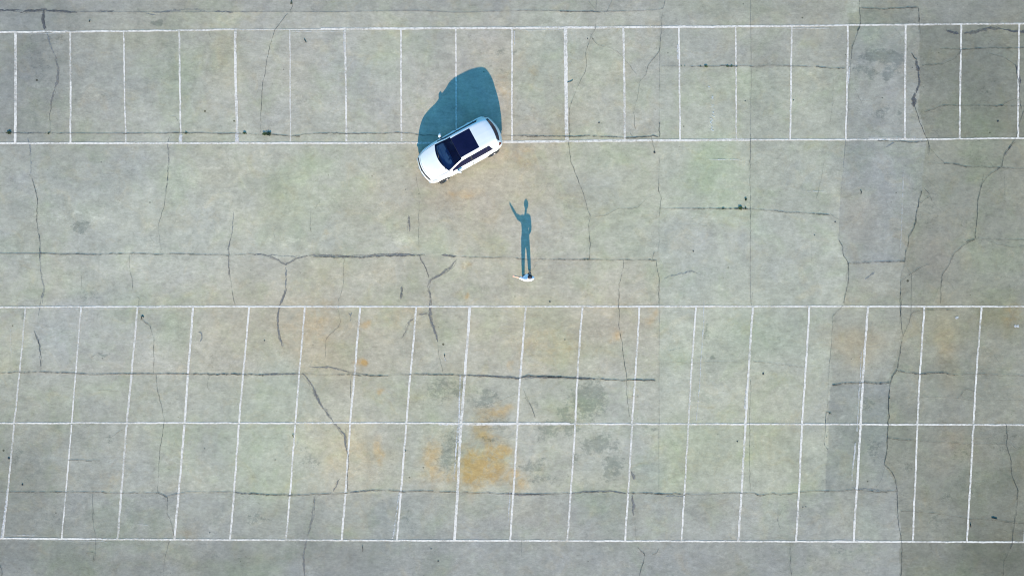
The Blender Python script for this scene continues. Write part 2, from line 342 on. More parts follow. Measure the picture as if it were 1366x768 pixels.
for a in [(55, 289, 26, 4, 1.0), (90, 286, 20, 5, 1.0), (120, 285, 20, 8, .9), (95, 298, 20, 8, .6), (285, 224, 30, 3, .9), (304, 208, 8, 12, .7), (240, 250, 60, 30, .35), (100, 494, 14, 8, 1.0), (235, 488, 18, 8, .8), (165, 436, 10, 7, .8),
          (530, 325, 26, 10, .9), (710, 377, 16, 7, .9), (380, 325, 40, 8, .6), (585, 328, 12, 18, .5), (60, 460, 40, 20, .5), (690, 440, 6, 60, .0), (945, 165, 10, 22, .6), (340, 690, 20, 8, .6), (40, 340, 40, 50, .35), (230, 370, 60, 30, .4),
          (60, 405, 60, 6, .7), (1250, 470, 30, 10, .3), (1085, 668, 20, 14, .4), (600, 568, 60, 3, .8), (100, 135, 50, 40, .3), (650, 350, 40, 10, .3)]: stain(2, *a)
nx, ny = len(xs), len(ys)
me = bpy.data.meshes.new('concrete_ground')
V = np.stack([GX, GY, np.zeros_like(GX)], -1).reshape(-1, 3)
idx = np.arange(nx * ny).reshape(ny, nx)
F = np.stack([idx[:-1, :-1], idx[:-1, 1:], idx[1:, 1:], idx[1:, :-1]], -1).reshape(-1, 4)
me.vertices.add(len(V)); me.vertices.foreach_set('co', V.ravel())
me.loops.add(F.size); me.loops.foreach_set('vertex_index', F.ravel())
me.polygons.add(len(F)); me.polygons.foreach_set('loop_start', np.arange(0, F.size, 4)); me.update(calc_edges=True)
for nm, A in (('tint', T), ('stain', ST)):
    a = me.color_attributes.new(nm, 'FLOAT_COLOR', 'POINT')
    a.data.foreach_set('color', np.concatenate([A.reshape(-1, 3), np.ones((len(V), 1))], 1).astype(np.float32).ravel())
me.materials.append(M_CONC)
g = bpy.data.objects.new('concrete_ground', me); COL.objects.link(g)
tag(g, 'weathered grey concrete yard with green and rusty blotches', kind='structure')

# ---------------------------------------------------------------- ribbons: paint, joints, cracks
zc = [0.0015]
def ribbon(name, pts, width, mat, z=None, jit=0.0, wvar=0.15, step=0.05, fade=1.0, label=None, seed=None, taper=False, fadeends=False):
    pts = [Vector((*P(*p[:2]), 0)) for p in pts]
    ws = None
    dense = []
    seed = random.random() * 900 if seed is None else seed
    for i in range(len(pts) - 1):
        a, b = pts[i], pts[i + 1]; n = max(1, int((b - a).length / step))
        for k in range(n): dense.append(a.lerp(b, k / n))
    dense.append(pts[-1])
    if jit and len(dense) > 6:                       # round the traced corners
        for _ in range(2):
            dense = [dense[0]] + [(dense[i - 1] + dense[i] * 2 + dense[i + 1]) / 4 for i in range(1, len(dense) - 1)] + [dense[-1]]
    N = len(dense); vs_, fs, ed, fdv = [], [], [], []
    if z is None: zc[0] += 0.00006; z = zc[0]
    wm = width * (0.93 if name == 'painted_line' else 1.0) / S
    for i, p in enumerate(dense):
        t = (dense[min(i + 1, N - 1)] - dense[max(i - 1, 0)]).normalized(); nrm = Vector((-t.y, t.x, 0))
        o = 0
        if jit:
            q = Vector((p.x, p.y, seed))
            o = jit * (noise.noise(q * 1.3) * 1.2 + noise.noise(q * 4.5) * 0.8 + noise.noise(q * 14) * 0.45)
        q = Vector((p.x * 5, p.y * 5, seed + 50))
        wl = wm * 0.5 * (1 + wvar * (noise.noise(q) * 1.6 + noise.noise(q * 3) * 1.0)); wr = wm * 0.5 * (1 + wvar * (noise.noise(q + Vector((9, 9, 9))) * 1.6 + noise.noise(q * 3.3) * 1.0))
        if taper: 
            e = min(i, N - 1 - i) / max(1, N * 0.15); f_ = min(1, 0.25 + 0.75 * e); wl *= f_; wr *= f_
        c = p + nrm * o
        f = fade * (min(1.0, (min(i, N - 1 - i) + 0.5) * step / 0.5) if fadeends else 1.0)
        vs_ += [(*(c + nrm * max(wl, .003)).xy, z), (c.x, c.y, z), (*(c - nrm * max(wr, .003)).xy, z)]; ed += [0, 1, 0]; fdv += [f] * 3
        if i: a = 3 * (i - 1); fs += [(a, a + 1, a + 4, a + 3), (a + 1, a + 2, a + 5, a + 4)]
    fs = [tuple(reversed(f)) for f in fs]
    o = mesh_obj(name, vs_, fs, mat)
    for nm, dta in (('edge', ed), ('fade', fdv)):
        at = o.data.attributes.new(nm, 'FLOAT', 'POINT'); at.data.foreach_set('value', dta)
    return tag(o, label, kind='structure')

# painted lines across
Z1, Z2 = 0.010, 0.0125
def hline(pts, wd, lab, fade=1.0, z=Z1): return ribbon('painted_line', pts, wd, M_PAINT, z, jit=0.012, wvar=0.14, step=0.06, fade=fade, label=lab)
hline([(-500, 47), (0, 43.2), (160, 42), (240, 41), (318, 39.6)], 2.6, 'upper border line of the top parking row, left length')
hline([(318, 40.2), (400, 40), (440, 39.4)], 1.7, 'thin worn length of the upper border line', 0.8, Z1 + .0003)
hline([(428, 39), (540, 38.4), (685, 37.6), (810, 37), (930, 36), (1060, 35)], 3.2, 'upper border line of the top parking row, middle length', 1.0, Z1 + .0006)
hline([(1050, 35), (1130, 34), (1366, 31.8), (1900, 27)], 2.6, 'upper border line of the top parking row, right length', .9)
hline([(-500, 193), (0, 191.3), (240, 191.2), (480, 191), (560, 190.9), (640, 190)], 2.8, 'lower border line of the top parking row beside the car')
hline([(640, 189.9), (760, 188.6), (880, 187.3), (1000, 186.8)], 3.4, 'lower border line of the top parking row right of the car', 1.0, Z1 + .0003)
hline([(990, 186.7), (1130, 186.5), (1220, 186), (1366, 184.5), (1900, 181)], 2.3, 'lower border line of the top parking row, right length')
hline([(-500, 411), (4, 409.6), (120, 409.2), (300, 408.8), (560, 409), (900, 408.6), (1160, 408.6), (1366, 409), (1900, 409)], 2.3, 'upper border line of the lower double parking row')
hline([(-500, 563), (0, 564), (170, 563.9), (330, 564), (590, 564)], 2.4, 'middle line between the two lower parking rows, left length')
hline([(585, 564.6), (640, 565), (700, 564.6), (760, 565)], 3.6, 'thick repainted piece of the middle line below the rows', 0.95, Z1 + .0003)
hline([(690, 565), (900, 565.4), (1130, 565.6), (1366, 566.5), (1900, 567)], 2.4, 'middle line between the two lower parking rows, right length')
hline([(-500, 716), (0, 717.6), (190, 719), (400, 719.8), (640, 720.6), (880, 721.2), (1100, 721.8), (1366, 722.6), (1900, 724)], 2.4, 'bottom border line of the lower double parking row')
zv = [Z2]
def vline(pts, wd, lab, fade=1.0):
    zv[0] += 0.00003
    return ribbon('painted_line', pts, wd, M_PAINT, zv[0], jit=0.014, wvar=0.16, step=0.06, fade=fade, label=lab)
top = [(21.1, 20.5, 3.8), (94.1, 94.1, 2.6), (165, 168, 2.1), (239.4, 241.2, 2.5), (313.6, 316.4, 3.8), (386.8, 387.6, 2.0), (460.4, 462.2, 2.8), (534.9, 535.8, 2.5), (607.9, 608.7, 2.3),
       (683.1, 682.9, 2.4), (754.2, 756.1, 5.0), (831.5, 833.6, 3.0), (905.7, 907.2, 2.4), (981.3, 982.2, 2.2), (1055.9, 1054.1, 2.5), (1130.9, 1128.2, 2.7), (1207.8, 1206.8, 2.9), (1282.2, 1279.8, 2.6), (1359.3, 1357.8, 2.7)]
ends = lambda x: (43.5 - 11.5 * x / 1366 + 0.5, 190.8 - 6 * x / 1366)
for i in range(1, 5): top.append((21 - 74 * i, 20 - 74 * i, 2.6)); top.append((1359 + 76 * i, 1358 + 76 * i, 2.6))
for x0, x1, wd in sorted(top):
    y0, y1 = ends(x0)
    vline([(x0, y0), ((x0 + x1) / 2 + random.uniform(-.4, .4), (y0 + y1) / 2), (x1, y1)], wd, 'bay divider line in the top parking row', 0.75 if wd <= 2.0 else 1.0)
low = [(34.6, 26.4, 19.3, 4.2, 2.4, .8), (108.4, 101.2, 95.8, 82.5, 2.2, .95), (183.7, 175.9, 169.2, 156.8, 2.9, .85), (257.9, 251.2, 246.3, 233, 3.0, 1), (332.6, 324.5, 318.9, 307.2, 2.7, 1), (406.8, 399.3, 394, 381.8, 2.5, 1), (480.7, 473.2, 467.2, 456.2, 2.9, 1),
       (555.4, 547.8, 542, 529.6, 2.7, 1), (626.7, 620.4, 615.1, 606.4, 3.7, 1), (701.3, 694.2, 690.2, 680.4, 2.8, 1), (776.8, 770.4, 767.4, 756.7, 2.7, 1), (853, 847.7, 843.2, 833.8, 2.7, 1), (928.3, 921.9, 918.3, 908.7, 2.5, 1), (1003.9, 998.3, 994.3, 984.9, 3.0, .95),
       (1079.5, 1074.3, 1069.9, 1062, 2.8, 1), (1157.6, 1151.3, 1147.7, 1138.4, 3.2, 1), (1233, 1226.8, 1223.4, 1217.3, 2.6, 1), (1309.1, 1302.2, 1298.4, 1289.4, 2.6, 1)]
for i in range(1, 5): low.append((34.6 - 74 * i, 26.4 - 74 * i, 19.3 - 74 * i, 4.2 - 76 * i, 2.6, 1)); low.append((1309 + 75.5 * i, 1302 + 75.5 * i, 1298 + 75.5 * i, 1289 + 77 * i, 2.6, 1))
for a, b, c_, d_, wd, fd in sorted(low):
    yb = 717.6 + 5 * a / 1366
    vline([(a, 409.3), (b, 498), (c_, 564.5)], wd, 'slanted bay divider line in the upper half of the double row', fd)
    vline([(c_, 565.6), ((c_ + d_) / 2 + .4, 641), (d_, yb)], wd, 'slanted bay divider line in the lower half of the double row', fd)
# second coats beside some dividers, and old ghost lines
G = 'repainted stripe doubling a bay divider line'
for pts, wd, fd in [([(4.4 - 2, 717), (12, 640)], 2.4, .8), ([(532 - 8, 718), (533, 655)], 2.0, .7), ([(614, 500), (611.5, 590)], 2.2, .85), ([(610, 570), (605.5, 640)], 2.2, .8), ([(996, 515), (993, 545)], 2.0, .6), ([(1149, 470), (1143, 575)], 2.0, .6),
                    ([(1141, 590), (1136, 640)], 2.2, .6), ([(680.5, 655), (678, 700)], 1.8, .6), ([(240.8, 180), (241.3, 190)], 5, .9), ([(316, 178), (316.6, 190)], 5.5, .8), ([(686, 42), (686, 60)], 1.6, .5), ([(458.3, 42), (459.6, 70)], 1.8, .6), ([(694, 492), (693.4, 510)], 4, .7), ([(1133, 90), (1131.5, 112)], 2, .5), ([(904.2, 60), (904.4, 80)], 3, .6)]:
    zv[0] += 0.00004; ribbon('painted_line', pts, wd, M_PAINT_OLD, zv[0] + .002, jit=0.02, wvar=.3, fade=min(1, fd + .2), label=G)
G = 'faint ghost of an old painted line on the concrete'
for pts, wd, fd in [([(938.6, 400), (938.3, 430), (932, 530), (928.5, 568)], 1.5, .8), ([(944, 213), (996, 214)], 1.5, .9), ([(1075, 255.5), (1102, 255.5)], 1.5, .7), ([(1205, 230), (1201, 335)], 1.6, .45), ([(700, 219), (707, 219)], 1.5, 1), ([(13, 425), (16, 475)], 1.6, .4), ([(13, 712.5), (55, 714)], 1.6, .5),
                    ([(60, 720), (150, 722)], 1.2, .3), ([(383, 42.5), (460, 42.5)], 1.4, .5), ([(686, 40.5), (760, 40.5)], 1.3, .45), ([(20, 45.7), (90, 45)], 1.4, .4), ([(182, 698), (200, 701)], 1.4, .7), ([(60, 411.5), (240, 411)], 1.4, .4), ([(425, 411), (470, 411)], 1.2, .3), ([(1040, 38), (1110, 38.3)], 1.6, .6), ([(1103, 719.5), (1165, 719.5)], 1.2, .6), ([(566, 567), (690, 568)], 1.4, .3), ([(1150, 184), (1230, 183.6)], 1.2, .35)]:
    zv[0] += 0.00004; ribbon('painted_line', pts, wd, M_PAINT_OLD, zv[0] + .002, jit=0.02, wvar=.35, fade=fd, label=G, fadeends=True)

# cracks, traced as (region offset, points in region units)
k = 3.4125
def tr(o, pts): return [(o[0] + x / k, o[1] + y / k) for x, y in pts]
RA, RB, RC, RN = (0, 0), (350, 0), (700, 0), (1000, 0)
RD, RF, RG, RO = (0, 180), (350, 230), (700, 180), (966, 180)
RE, RI, RJ, RP = (0, 390), (350, 390), (700, 390), (966, 390)
RH, RK, RL, RM = (0, 543), (350, 543), (700, 543), (966, 543)
crk = []
def C(kind, wd, *segs, fade=1.0):
    pts = []
    for o, p in segs: pts += tr(o, p)
    crk.append((kind, wd, pts, fade))
c, j, s, f = 'c', 'j', 's', 'f'
# top strip
C('S', 2.6, (RA, [(-300, 40), (0, 46), (95, 47)])); C('S', 2.6, (RA, [(92, 60), (125, 50), (200, 47), (280, 52), (350, 56)])); C(s, 3.4, (RA, [(185, 40), (215, 44)])); C(s, 2.2, (RA, [(440, 53), (480, 51), (520, 51)])); C(f, 2.4, (RA, [(700, 58), (760, 50), (850, 43), (920, 48), (950, 57)])); C(s, 1.8, (RA, [(980, 53), (1060, 55)]))
C(f, 1.6, (RA, [(660, 58), (710, 70)]))
C(j, 1.0, (RA, [(60, 55), (530, 57), (1330, 56)]), (RB, [(300, 57), (540, 53), (700, 50), (900, 60), (1020, 55)]), (RC, [(0, 50), (160, 52), (330, 57), (600, 48), (630, 40), (640, 0)]))
C(c, 1.1, (RC, [(160, 53), (340, 57)]), fade=.8)
C('S', 3.6, (RA, [(200, 47), (198, 90), (207, 135)])); C(f, 2.4, (RA, [(207, 135), (225, 190), (250, 250)])); C(s, 3.4, (RA, [(250, 250), (262, 310), (262, 370), (250, 405)])); C(s, 2.6, (RA, [(250, 405), (235, 455), (232, 485)])); C(c, .9, (RA, [(232, 485), (225, 530), (232, 605)]), fade=.7)
C(c, 1.2, (RA, [(1325, -20), (1332, 25), (1322, 50)]), fade=.7); C(c, .9, (RA, [(1310, 65), (1285, 90), (1250, 140), (1225, 225), (1210, 310), (1195, 400), (1188, 500), (1187, 605)]), fade=.7)
C(c, .9, (RA, [(-400, 604), (0, 606), (180, 608), (300, 608)])); C(j, 1.2, (RA, [(300, 608), (560, 609), (820, 606), (1070, 610)])); C(c, 1.1, (RA, [(560, 609), (820, 607), (1070, 610), (1365, 622)]), fade=.7)
C(c, 1.2, (RB, [(40, 612), (130, 622), (230, 610), (400, 608), (560, 611), (640, 606), (800, 620)]), fade=.8); C(j, 1.0, (RB, [(800, 620), (1100, 619), (1180, 620)]), (RC, [(0, 618), (60, 619)])); C(c, 1.6, (RC, [(-20, 620), (200, 622), (300, 622), (460, 627), (560, 625), (585, 618), (612, 626), (611, 560)]), fade=.9)
C(j, .8, (RC, [(611, 560), (613, 400), (614, 240), (620, 150)]), fade=.6)
C(c, .8, (RC, [(480, 605), (490, 622)]), fade=.8)
C(f, 2, (RA, [(110, 600), (125, 612), (145, 605)])); C(f, 2.4, (RA, [(128, 625), (138, 690), (140, 768)]), (RD, [(138, 180)])); C(c, 1.0, (RD, [(138, 180), (150, 205), (163, 250), (170, 310), (168, 400), (180, 470), (182, 560)]), fade=.8); C(f, 2.2, (RD, [(165, 430), (182, 480), (183, 560), (190, 640), (202, 700), (192, 768)])); C(f, 1.8, (RE, [(195, 0), (182, 60), (172, 115)])); C(c, .9, (RE, [(158, 175), (180, 240), (188, 300), (185, 360)]), fade=.8); C(f, 1.6, (RE, [(165, 190), (182, 250), (186, 350)]))
C(c, .7, (RA, [(770, 530), (800, 532), (815, 560), (820, 606)]), fade=.6); C(f, 1.8, (RA, [(780, 610), (765, 650), (768, 740)]), (RD, [(765, 180), (757, 260)])); C(c, .8, (RD, [(770, 60), (765, 180), (750, 320), (725, 400), (720, 440), (733, 525)]), fade=.6)
C(j, 1.2, (RD, [(-400, 538), (0, 540), (180, 541), (440, 544)])); C(c, 1.3, (RD, [(180, 541), (440, 545), (590, 541), (720, 545), (850, 543), (1040, 547)]), fade=.75); C(c, .9, (RD, [(1040, 546), (1190, 544)]), fade=.7)
C(s, 2.0, (RD, [(1150, 545), (1200, 544), (1225, 555)])); C(f, 1.6, (RD, [(1220, 549), (1365, 553)])); C(s, 2.4, (RF, [(0, 375), (35, 382), (75, 400), (105, 420), (150, 392), (210, 378)]));
C(s, 3.4, (RF, [(200, 378), (330, 381), (450, 384), (520, 378), (600, 374), (650, 376), (716, 376)])); C(c, 1.0, (RF, [(230, 384), (330, 386), (450, 388), (600, 381), (710, 380), (740, 375)]), fade=.9)
C(s, 2.6, (RF, [(815, 376), (850, 380), (885, 380)])); C(c, 1.0, (RF, [(850, 382), (1000, 388), (1130, 388), (1200, 396), (1365, 398)]), (RG, [(180, 570), (280, 568), (400, 570), (600, 571)]), fade=.75); C(c, 1.3, (RG, [(130, 569), (210, 570), (300, 568)]), fade=.7)
C(c, .8, (RD, [(590, 545), (592, 620), (605, 700)]), fade=.55); C(c, .8, (RD, [(620, 732), (635, 745)]), (RE, [(630, 60), (638, 100), (650, 125)]), fade=.6); C(c, .9, (RE, [(650, 125), (680, 150), (700, 210), (703, 300), (698, 365)]), fade=.65)
C(c, .8, (RE, [(710, 375), (716, 440), (730, 500), (750, 580), (740, 640)]), (RH, [(735, 150), (725, 260), (720, 388), (762, 410), (762, 480), (780, 520), (795, 590)]), fade=.75)
C(f, 1.4, (RD, [(1065, 350), (1058, 440), (1048, 480)])); C(s, 1.8, (RD, [(1050, 470), (1042, 510), (1040, 600), (1045, 650)])); C(c, .9, (RD, [(1043, 600), (1055, 680), (1068, 768)]), (RE, [(1068, 60)]), fade=.5)
C(f, 2.0, (RF, [(105, 425), (109, 480), (108, 530)])); C(s, 3.4, (RF, [(110, 525), (95, 565), (80, 600)])); C(s, 3.0, (RF, [(78, 600), (70, 660), (70, 700)]), (RI, [(75, 190), (92, 248)]))
C(c, .7, (RF, [(372, 395), (370, 520), (348, 580), (345, 620), (357, 680), (345, 705)]), (RI, [(330, 170), (290, 215), (285, 330)]), fade=.55)
C(c, .7, (RF, [(700, 20), (718, 110), (712, 200), (712, 350)]), fade=.45); C(s, 1.6, (RF, [(716, 376), (722, 395), (745, 440), (758, 480)])); C(c, .7, (RF, [(716, 385), (745, 440), (760, 480)]), fade=.6)
C(s, 3.2, (RF, [(885, 395), (860, 432), (800, 470), (765, 490), (752, 522), (765, 570), (763, 640)])); C(s, 3.4, (RI, [(763, 50), (762, 110), (775, 150), (790, 190), (798, 225)])); C(c, .8, (RI, [(798, 225), (805, 290), (822, 360)]), fade=.5)
C(s, 2.6, (RI, [(755, 95), (712, 101)])); C(s, 2.4, (RI, [(688, 118), (668, 135), (655, 175), (638, 207)]))
C(s, 2.6, (RF, [(667, 198), (670, 268)])); C(s, 3.0, (RF, [(634, 520), (631, 577)])); C(c, .9, (RF, [(640, 520), (633, 560)]), fade=.6); C(f, 2.0, (RI, [(395, 90), (402, 110), (400, 130)])); C(f, 1.5, (RI, [(408, 90), (402, 112)])); C(c, .7, (RF, [(220, 175), (215, 250), (225, 275)]), fade=.5)
C(c, .7, (RF, [(265, 130), (240, 165)]), fade=.4); C(s, 2, (RI, [(628, 0), (632, 22)]))
C(c, 1.4, (RE, [(-300, 368), (0, 368), (60, 364), (180, 362), (280, 362)])); C(j, 1.8, (RE, [(280, 364), (420, 373), (560, 370), (700, 370), (860, 370)])); C(c, .9, (RE, [(280, 364), (420, 374), (560, 370), (860, 371), (920, 373)]), fade=.7); C(c, 1.7, (RE, [(880, 370), (940, 374), (1100, 372), (1200, 376)])); C(j, 1.6, (RE, [(1200, 376), (1300, 374), (1365, 370)]))
C(s, 1.8, (RI, [(0, 373), (60, 369), (160, 371)])); C(c, .9, (RI, [(160, 370), (250, 373), (400, 374)]), fade=.5); C(c, 1.6, (RI, [(340, 374), (400, 375), (480, 378), (550, 380)])); C(c, .9, (RI, [(550, 380), (680, 374)]), fade=.7); C(c, 1.5, (RI, [(670, 374), (820, 375), (920, 378)]), fade=.9)
C(s, 2.6, (RI, [(930, 376), (1000, 377), (1060, 380), (1160, 389), (1220, 382), (1365, 384)])); C(c, 1.3, (RI, [(920, 378), (1050, 382), (1165, 392), (1210, 380), (1365, 384)]), (RJ, [(100, 386), (240, 390)]), fade=.9); C(s, 2.6, (RJ, [(-10, 381), (100, 386), (240, 388), (320, 392)])); C(c, 1.5, (RJ, [(240, 391), (360, 396), (420, 398), (440, 401), (480, 397), (595, 401)]))
C(s, 2.0, (RI, [(210, 338), (300, 342), (350, 350), (400, 366), (480, 373)])); C(s, 2.4, (RI, [(180, 365), (205, 395), (230, 430), (250, 480), (262, 510)])); C(s, 4.2, (RI, [(230, 430), (250, 480), (270, 520), (310, 570), (322, 583)])); C(s, 3.0, (RK, [(318, 60), (350, 100), (375, 130), (378, 170), (388, 215)])); C(c, 1.2, (RK, [(380, 100), (385, 200), (395, 260), (388, 300), (390, 380)]), fade=.7)
C(f, 2.0, (RI, [(215, 330), (228, 310)])); C(c, 1.0, (RI, [(405, 380), (402, 480)]), fade=.6)
C(c, 1.0, (RK, [(-60, 392), (0, 398), (130, 402), (250, 396), (400, 388), (500, 378), (640, 382)]), fade=.8); C(c, 1.4, (RK, [(560, 380), (640, 383), (770, 383), (880, 387)]), fade=.8); C(c, .9, (RK, [(880, 386), (1080, 394)]), fade=.8); C(s, 2.0, (RK, [(1080, 392), (1200, 397), (1300, 396)])); C(c, .8, (RK, [(1080, 394), (1365, 396)]), fade=.8)
C(f, 2.0, (RK, [(400, 386), (460, 381), (560, 378)]))
C(c, .9, (RL, [(0, 394), (70, 396), (200, 390)]), fade=.7); C(s, 1.8, (RL, [(200, 391), (270, 384), (330, 380), (400, 382), (460, 390)])); C(c, 1.0, (RL, [(200, 394), (310, 384), (460, 391)]), fade=.7); C(c, 1.9, (RL, [(470, 390), (560, 392), (640, 393)])); C(c, 1.1, (RL, [(640, 393), (700, 395), (730, 397)])); C(c, .9, (RL, [(730, 397), (800, 400), (900, 392), (980, 388), (1050, 390)]), fade=.7); C(c, 1.3, (RL, [(1050, 392), (1070, 402), (1100, 396), (1140, 392), (1160, 400), (1180, 396), (1240, 390)])); C(c, 1.1, (RM, [(345, 387), (440, 380), (520, 382), (600, 376), (700, 384), (785, 380)]), fade=.9); C(f, 1.8, (RM, [(580, 366), (640, 368), (720, 382)])); C(f, 2.0, (RL, [(640, 402), (730, 403)]))
C(c, 1.0, (RH, [(-300, 384), (0, 386), (180, 386), (420, 386), (560, 388), (720, 388), (762, 408)]), fade=.85); C(j, 1.2, (RH, [(745, 412), (800, 395), (860, 386), (960, 388), (1060, 384)])); C(s, 1.8, (RH, [(1060, 386), (1100, 392), (1230, 396)])); C(c, 1.0, (RH, [(1060, 386), (1100, 393), (1230, 397), (1365, 400)]), fade=.9)
C(c, .7, (RH, [(422, 395), (425, 520), (435, 590), (432, 700)]), fade=.55); C(c, .7, (RH, [(772, 610), (750, 680), (745, 768)]), fade=.5); C(c, .8, (RH, [(310, 240), (455, 244)]), fade=.8)
C(s, 2.4, (RK, [(240, 400), (230, 500), (205, 590)])); C(s, 2.8, (RK, [(200, 600), (188, 670), (190, 768)])); C(s, 2.0, (RK, [(350, 325), (322, 385)])); C(c, .8, (RK, [(1178, 610), (1182, 680)]), fade=.4)
C(s, 3.2, (RL, [(485, 290), (498, 330)])); C(s, 3.2, (RL, [(490, 400), (495, 440), (495, 492)])); C(c, .8, (RL, [(500, 500), (507, 610)]), fade=.5); C(c, 1.0, (RL, [(515, 635), (548, 670), (535, 720), (520, 768)]), fade=.8); C(c, .9, (RL, [(580, 668), (600, 662), (608, 640)]), fade=.6); C(c, .8, (RL, [(1205, 610), (1212, 680), (1205, 720), (1215, 768)]), fade=.5)
C(c, .9, (RL, [(1172, 455), (1150, 510), (1162, 550)]), fade=.7); C(c, .8, (RL, [(1150, 460), (1152, 520)]), fade=.6); C(c, .9, (RL, [(1020, 0), (1025, 90), (1022, 230), (1025, 385)]), fade=.5); C(c, .8, (RJ, [(1028, 400), (1024, 560)]), fade=.6)
# upright joints
C(j, .8, (RL, [(611, 0), (610, 370)]), fade=.8); C(j, .8, (RJ, [(612, 0), (611, 400), (612, 600)]), fade=.7); C(c, 1.1, (RG, [(612, 100), (610, 260)]), fade=.7); C(c, .9, (RG, [(610, 260), (620, 290), (612, 340), (610, 530), (590, 535), (580, 565), (600, 575)]), fade=.6); C(c, 1.1, (RG, [(600, 575), (604, 620), (611, 650), (612, 768)]), fade=.55)
C(j, .8, (RC, [(1028, -30), (1030, 400), (1025, 768)]), fade=.9); C(c, .9, (RG, [(1027, 0), (1025, 160), (1027, 330), (1026, 470)]), fade=.6); C(j, .9, (RG, [(1026, 470), (1026, 768)])); C(j, .8, (RJ, [(1035, 0), (1032, 60)]))
C(c, 1.0, (RG, [(200, 30), (213, 130), (240, 200), (265, 260), (285, 335), (300, 375), (292, 410), (298, 500), (293, 568)]), fade=.65); C(c, .8, (RG, [(300, 374), (370, 366), (420, 338), (510, 333)]), fade=.5); C(c, .7, (RG, [(510, 333), (560, 285), (610, 265)]), fade=.35)
C(c, .9, (RC, [(325, -20), (325, 130), (300, 170), (275, 240), (280, 320), (240, 400), (205, 490), (200, 630)]), fade=.6); C(c, .7, (RC, [(300, 170), (330, 205), (400, 222), (440, 250), (510, 340)]), fade=.5); C(c, .9, (RC, [(628, 60), (622, 150), (612, 235), (565, 300), (552, 340)]), fade=.6); C(c, .8, (RC, [(552, 340), (525, 370), (515, 430), (495, 510), (505, 590)]), fade=.5); C(c, .8, (RC, [(375, 55), (400, 0), (410, -30)]), fade=.5); C(c, 1.0, (RC, [(575, 630), (590, 690)]), fade=.7); C(c, .8, (RC, [(290, 10), (330, 55)]), fade=.4)
C(j, .8, (RC, [(620, 303), (705, 303)]), fade=.8); C(c, 1.2, (RC, [(750, 304), (965, 304)])); C(c, .8, (RC, [(965, 303), (1130, 300), (1365, 308)]), fade=.55); C(c, .7, (RN, [(0, 304), (190, 303)]), fade=.5); C(c, 1.2, (RN, [(300, 306), (370, 312), (432, 312)]), fade=.9); C(c, .7, (RN, [(190, 303), (300, 306)]), fade=.5)
C(j, .9, (RG, [(612, 335), (700, 337), (770, 336)])); C(c, 1.5, (RG, [(768, 336), (900, 337), (980, 336), (1030, 338)])); C(c, 1.1, (RG, [(1030, 338), (1100, 345), (1250, 355), (1365, 362)]), fade=.8); C(c, 1.1, (RO, [(400, 360), (480, 363)]), fade=.9); C(c, .8, (RO, [(480, 363), (520, 387)]), fade=.4)
C(c, 1.0, (RG, [(447, 572), (443, 640), (430, 680), (428, 768)]), (RJ, [(432, 180), (445, 250), (455, 330), (465, 400)]), fade=.75); C(c, .9, (RJ, [(465, 400), (462, 450), (470, 500), (478, 565)]), fade=.5)
# right hand slabs
C(c, .9, (RN, [(500, -20), (497, 40), (503, 100)]), fade=.7); C(c, 1.6, (RN, [(503, 105), (492, 145)])); C(c, .9, (RN, [(492, 145), (480, 180), (465, 215), (460, 270)]), fade=.8); C(c, 1.3, (RN, [(500, 40), (600, 43), (700, 38), (768, 35), (772, 105)]), fade=.9); C(c, .8, (RN, [(772, 105), (775, 158)]), fade=.7)
C(j, .7, (RN, [(460, 270), (450, 450), (440, 600), (425, 768)]), fade=.7); C(j, .7, (RO, [(553, 20), (530, 280), (522, 480)]), fade=.3)
C(c, 1.0, (RO, [(522, 478), (540, 510), (542, 550), (565, 585), (568, 650), (545, 768)]), fade=.8); C(c, .9, (RP, [(555, 5), (543, 50)]), fade=.8); C(c, .8, (RP, [(540, 60), (495, 105), (485, 250), (478, 345)]), fade=.6); C(c, .7, (RP, [(478, 345), (472, 460), (466, 540)]), fade=.4); C(c, 1.0, (RP, [(466, 540), (458, 650), (455, 690), (470, 715)]), fade=.8); C(c, 1.2, (RP, [(466, 543), (490, 553)]), fade=.8)
C('S', 3.4, (RN, [(895, 138), (950, 155)])); C('S', 3.8, (RN, [(975, 154), (1030, 146), (1090, 131), (1150, 132)])); C('S', 3.4, (RN, [(1150, 132), (1200, 144), (1300, 146), (1500, 150)])); C(c, 1.1, (RN, [(865, 225), (960, 227), (1100, 221), (1249, 220), (1500, 222)]), fade=.9); C(c, 1.0, (RN, [(962, 230), (930, 270), (880, 293), (785, 300)]), fade=.75)
C(c, 1.0, (RN, [(795, 512), (840, 500), (880, 483), (960, 480)]), fade=.8); C(c, 1.1, (RN, [(960, 482), (1249, 485), (1500, 488)]), fade=.9); C(c, .9, (RN, [(1145, 485), (1165, 470), (1210, 448)]), fade=.7)
C(c, 1.4, (RN, [(735, 245), (748, 262), (760, 275)])); C('S', 5.0, (RN, [(757, 275), (763, 300), (770, 325)])); C('S', 2.6, (RN, [(770, 325), (772, 380), (757, 425)])); C('S', 5.2, (RN, [(752, 425), (748, 455), (750, 488)])); C(c, .9, (RN, [(752, 488), (768, 530), (775, 565), (795, 610), (815, 650), (812, 700)]), fade=.8)
C(c, .8, (RN, [(1090, 245), (1150, 260), (1210, 300)]), fade=.5); C(c, 1.3, (RN, [(1210, 300), (1225, 370), (1226, 420), (1235, 500)]), fade=.7); C('S', 2.6, (RN, [(1217, 300), (1232, 380)])); C(c, 1.0, (RN, [(1250, 500), (1225, 570), (1215, 625), (1180, 680)]), fade=.8)
